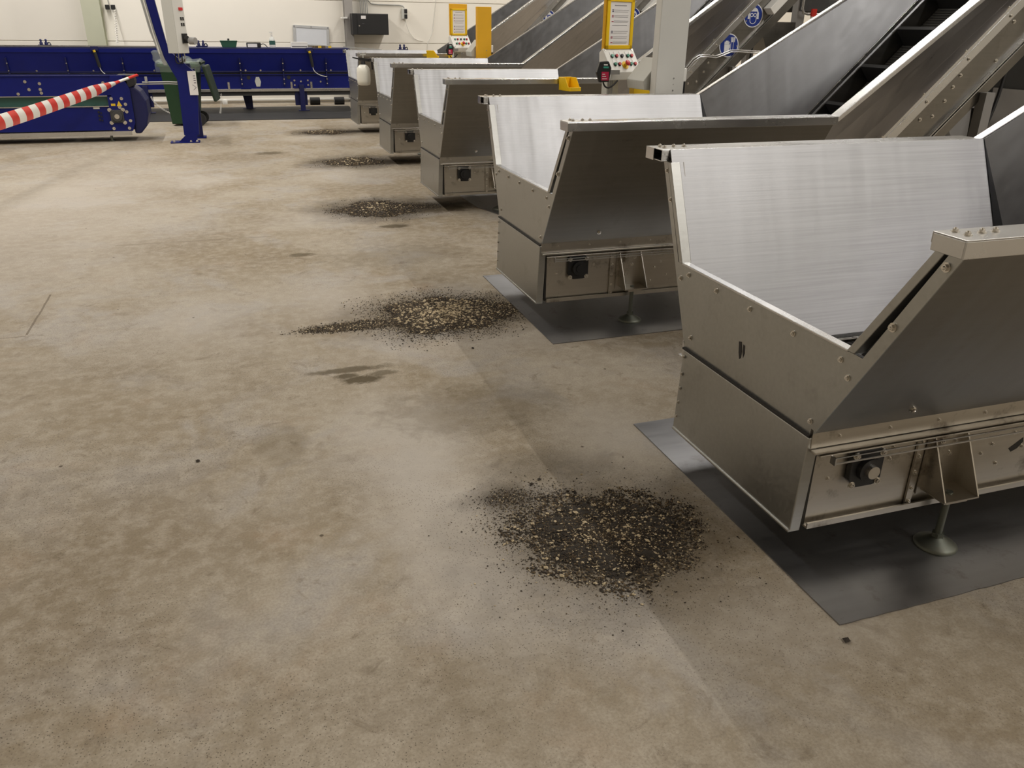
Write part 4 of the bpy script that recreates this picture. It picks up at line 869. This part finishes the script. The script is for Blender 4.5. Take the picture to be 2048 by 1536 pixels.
for s in (-1, 1): MB().cyl((.19, s * .19 - .03, .10), (.19, s * .19 + .03, .10), .10, n=24).cyl((.19, s * .19 - .034, .10), (.19, s * .19 + .034, .10), .05, n=20).build('wheel', 'rubber_black', r)
fm = MB(); na = 40; rings = []
rr_ = random.Random(5)
for (e, z_) in ((-.02, .86), (.035, .84), (.045, .93), (.03, .985), (.0, 1.0), (-.03, .95)):
    ring_ = []
    for k in range(na):
        t = 2 * math.pi * k / na; ct, st = math.cos(t), math.sin(t); q = max(abs(ct) / .29, abs(st) / .29)
        ring_.append((-.02 + ct / q * (1 + e / .29) + rr_.uniform(-.006, .006), st / q * (1 + e / .29) + rr_.uniform(-.008, .008), z_ + rr_.uniform(-.016, .016)))
    rings.append(ring_)
rings = rings[1:]
V = [p for R_ in rings for p in R_]; F = [(i * na + k, i * na + (k + 1) % na, (i + 1) * na + (k + 1) % na, (i + 1) * na + k) for i in range(len(rings) - 1) for k in range(na)]
fm.add(V, F, 0, True); fm.build('bin_liner', 'plastic_film', r)
MB().lathe((.10, -.16, .94), [(.02, 0), (.08, .03), (.10, .07), (.06, .11), (.02, .12)], n=12).build('liner_bunch', 'plastic_film', r)

# ------------------------------------------------------------------ chains and the red-white barrier tape
def chain(pts, label):
    e = empty('hanging_chain', pts[0]); b = MB(); o = Vector(pts[0]); n = 14
    path = [Vector(p) - o for p in arc_pts(*pts, n=2 * n)]
    tag(e, label, 'chain', 'white plastic chains')
    for k in range(0, 2 * n, 1):
        lk = MB(); p, q = path[k], path[k + 1]; d = (q - p); s_ = Vector((0, 1, 0)).cross(d).normalized() * .010 if k % 2 else Vector((0, .010, 0))
        lk.tube([p + s_, (p + q) / 2 + s_ * 1.1, q + s_], .0035, n=5); lk.tube([p - s_, (p + q) / 2 - s_ * 1.1, q - s_], .0035, n=5); lk.build('link', 'cable_white', e)
chain(((-.10, 16.6, .36), (-.13, 16.6, .1), (-.16, 16.5, .02)), 'white plastic chain hanging down beside the wheeled bin lid')
chain(((-1.30, 16.6, .32), (-1.25, 16.5, .15), (-.95, 16.3, .03)), 'white plastic chain hanging between the low conveyor and the wheeled bin')
r = empty('barrier_tape', (-1.16, 12.93, .88)); tag(r, 'red and white striped barrier tape stretched from the low conveyor end', 'barrier tape')
A = [Vector(p) for p in ((-1.14, 12.94, .885), (-1.40, 12.78, .800), (-1.62, 11.80, .745), (-1.82, 10.80, .708), (-1.965, 9.94, .686), (-2.082, 9.17, .676), (-2.30, 7.85, .70), (-2.45, 6.90, .76))]
def along(A, step):
    out = [A[0]]; acc = 0
    for i in range(len(A) - 1):
        L_ = (A[i + 1] - A[i]).length; n = max(1, int(L_ / step))
        for k in range(1, n + 1): out.append(A[i].lerp(A[i + 1], k / n))
    return out
# resample evenly by arc length
D = along(A, .02); S = [0.0]
for i in range(1, len(D)): S.append(S[-1] + (D[i] - D[i - 1]).length)
def pt(s):
    for i in range(1, len(D)):
        if S[i] >= s: return D[i - 1].lerp(D[i], (s - S[i - 1]) / max(1e-6, S[i] - S[i - 1]))
    return D[-1]
s_, kk = 0.0, 0
while s_ < S[-1] - .01:
    L_ = .185 if s_ > .28 else .14; e_ = min(S[-1], s_ + L_); b = MB(); n = 6; V = []; 
    for k in range(n + 1):
        s1 = s_ + (e_ - s_) * k / n; p = pt(s1); t = (pt(min(S[-1], s1 + .02)) - pt(max(0, s1 - .02))).normalized()
        side = t.cross(Vector((0, 0, 1))).normalized(); up = side.cross(t).normalized(); wv = (.018 if s1 < .28 else .018 + .052 * min(1, (s1 - .28) / .9))
        sl = .035 * (1 if s1 > .3 else .2)
        for j in range(7):
            v_ = (j - 3) / 3.0; V.append(p - r.location + up * (wv * v_) + side * (-.020 * (1 - v_ * v_)) + t * (sl * v_))
    F = [(k * 7 + j, k * 7 + j + 1, (k + 1) * 7 + j + 1, (k + 1) * 7 + j) for k in range(n) for j in range(6)]
    b.add(V, F, 0, True); b.build('stripe', 'tape_red' if kk % 2 == 0 else 'tape_white', r); s_ = e_; kk += 1
e = empty('barrier_stand', (-2.46, 6.86, 0)); tag(e, 'red barrier stand holding the far left end of the striped tape', 'barrier stand')
MB().cyl((0, 0, .03), (0, 0, .95), .025, n=16).build('pole', 'tape_red', e); MB().lathe((0, 0, 0), [(.18, 0), (.18, .02), (.06, .045), (.03, .06)], n=24).build('stand_base', 'rubber_black', e)

# ------------------------------------------------------------------ wall equipment
r = empty('wall_cabinet', (2.96, 18.45, 1.35)); tag(r, 'black wall cabinet with a small white sticker beside the grey column', 'cabinet')
MB().box(-.36, .38, -.25, .29, .0, .40).build('cabinet_body', 'bearing_black', r, .006); dr = MB().box(-.26, .375, -.262, -.25, .01, .39).build('cabinet_door', 'bearing_black', r, .004)
MB().box(-.18, -.085, -.2635, -.262, .30, .36).build('sticker', 'paper_white', dr); MB().cyl((-.225, -.262, .17), (-.225, -.275, .17), .014).build('lock', 'steel_bolt', dr); MB().box(-.17, -.12, -.2635, -.262, .205, .209).build('lettering', 'print_grey', dr)
cc = MB()
for k in range(5): cc.tube([(-.11 + .035 * k, .20, .40), (-.11 + .035 * k, .22, 1.3), (-.11 + .035 * k, .26, 3.5)], .010)
cc.build('cable', 'cable_grey', r)
MB().box(-.53, -.42, .0, .26, .30, .33).build('bracket', 'white_paint', r)
r = empty('wall_socket', (3.78, 18.70, 1.66)); tag(r, 'grey wall socket with two black outlets and a dangling white cable', 'socket')
MB().box(-.055, .055, -.05, .05, 0, .205).build('socket_box', 'cabinet_grey', r, .008); MB().box(-.01, .054, -.056, -.05, .11, .19).build('outlet', 'bearing_black', r); MB().box(-.01, .054, -.056, -.05, .01, .09).build('outlet', 'bearing_black', r)
MB().tube([(-.85, .02, 1.2), (-.80, .02, .40), (-.70, .02, .285), (-.55, .02, .27), (-.10, .02, .265), (-.02, .02, .25), (.01, .0, .20)], .012).build('conduit', 'cable_grey', r)
MB().tube([(.01, -.03, 0.0), (.04, .0, -.12), (.10, .02, -.26), (.20, .03, -.38), (.30, .03, -.42), (.40, .03, -.43)], .007).build('cable', 'cable_white', r)
c = MB(); c.tube([(4.52, 18.74, 4.5), (4.50, 18.74, 2.1), (4.44, 18.74, 1.70), (4.40, 18.74, 1.42), (4.33, 18.735, 1.28), (4.28, 18.73, 1.20), (4.27, 18.70, .9)], .008); tag(c.build('loose_cable', 'cable_white'), 'loose white cable drooping down the wall right of the socket', 'cable')
r = empty('whiteboard', (1.80, 18.72, 1.12)); tag(r, 'small whiteboard in a grey frame leaning on the back wall', 'whiteboard'); r.rotation_euler = (math.radians(-3), math.radians(2.5), 0)
MB().box(-.31, .31, -.012, 0, .03, .335).build('board', 'board_white', r); fr = MB(); fr.box(-.365, .365, -.02, .0, .335, .385); fr.box(-.365, .365, -.02, .0, 0, .03); fr.box(-.365, -.31, -.02, 0, .03, .335); fr.box(.31, .365, -.02, 0, .03, .335); fr.build('frame', 'aluminium_frame', r, .004)
for x_ in (-.34, 0, .34): MB().cyl((x_, -.02, .36), (x_, -.028, .36), .014).build('screw', 'print_grey', r)
r = empty('twin_socket', (-1.98, 18.68, 1.74)); tag(r, 'black twin socket on the wall beside the pale green column', 'socket')
for k in (0, .10): MB().box(-.04 + k, .035 + k, -.04, .03, 0, .085).build('outlet', 'bearing_black', r, .006)
MB().tube([(.03, .02, .09), (.0, .03, .4), (.0, .04, 2.0)], .009).build('cable', 'cable_grey', r)
c = MB(); pts_ = []
for k in range(140):
    t = k / 139; pts_.append((-1.86 + .05 * t + .020 * math.cos(k * .9), 18.62 - 1.0 * t + .020 * math.sin(k * .9), 1.74 - .58 * t))
c.tube(pts_, .006, n=5); tag(c.build('coiled_cable', 'cable_white'), 'white coiled cable hanging from the twin socket to the blue conveyor', 'cable')
c = MB(); c.lathe((-.06, 18.55, 0), [(.05, 0), (.055, .08), (.03, .10)], n=14); c.build('white_cup', 'white_paint'); tag(bpy.data.objects['white_cup'], 'small white cap lying at the wall under the blue conveyor', 'cap')

# ------------------------------------------------------------------ machinery behind the elevators
r = empty('work_platform', (6.70, 9.45, 0)); tag(r, 'grey steel platform frame with guard pipe and red tag behind the elevators', 'platform')
for x_, y_ in ((-.42, -.86), (.6, -.86), (-.42, .05), (.6, .05)): MB().box(x_ - .05, x_ + .05, y_ - .05, y_ + .05, 0, 2.6).build('leg', 'mid_machine', r)
[MB().box(-.45, 1.6, ya_, ya_ + .12, 1.78, 1.90).build('beam', 'dark_machine', r) for ya_ in (-.92, .0)]; MB().box(-.45, 1.6, -.8, .0, 1.86, 1.90).build('deck', 'mid_machine', r)
MB().tube([(-.46, -.98, 2.5), (-.46, -.98, 1.80), (-.44, -.98, 1.755), (-.38, -.98, 1.745), (.9, -.98, 1.745)], .014).build('guard_pipe', 'steel_rail', r)
MB().box(-.345, -.285, -1.01, -.985, 1.72, 1.80).build('red_tag', 'tape_red', r); MB().box(-.345, -.285, -1.01, -.985, 1.66, 1.72).build('white_tag', 'paper_white', r)
MB().poly([(-.95, -.9, 1.66), (-.42, -.9, 1.66), (-.42, -.9, 1.50), (-.80, -.9, 1.35)], (0, .3, 0)).build('chute', 'steel_outer', r)
r = empty('machine_block', (7.6, 5.0, 0)); tag(r, 'long dark drive machine in a steel frame behind the nearer elevators', 'machine')
for k in range(5):
    MB().box(-.5, .9, -2.75 + 1.1 * k, -1.70 + 1.1 * k, .22, 1.95).build('housing', 'dark_machine', r, .01)
    MB().box(-.53, -.5, -2.60 + 1.1 * k, -1.85 + 1.1 * k, .45, 1.1).build('access_door', 'mid_machine', r, .006)
for k in range(3): MB().cyl((-.85, -2.4 + 1.9 * k, .78), (-.85, -1.75 + 1.9 * k, .78), .17, n=24).build('motor', 'mid_machine', r)
for k in range(3): MB().box(-1.05, -.62, -2.4 + 1.9 * k, -1.75 + 1.9 * k, .2, .62).build('motor_base', 'dark_machine', r)
for x_ in (-.56, .96):
    for k in range(6): MB().box(x_ - .04, x_ + .04, -2.84 + 1.1 * k, -2.76 + 1.1 * k, 0, 2.25).build('leg', 'mid_machine', r)
    MB().box(x_ - .04, x_ + .04, -2.76, 2.66, 2.15, 2.25).build('frame_rail', 'mid_machine', r)
for k in range(4): MB().tube(arc_pts((-.6, -2.2 + 1.2 * k, 1.5), (-1.0, -2.0 + 1.2 * k, .5), (-.7, -1.7 + 1.2 * k, 1.9), 14), .03).build('hose', 'rubber_black', r)
for k in range(4): MB().box(-.75, -.53, -2.1 + 1.3 * k, -1.85 + 1.3 * k, 1.25, 1.55).build('junction_box', 'cabinet_grey', r, .006)
bpy.context.view_layer.update()
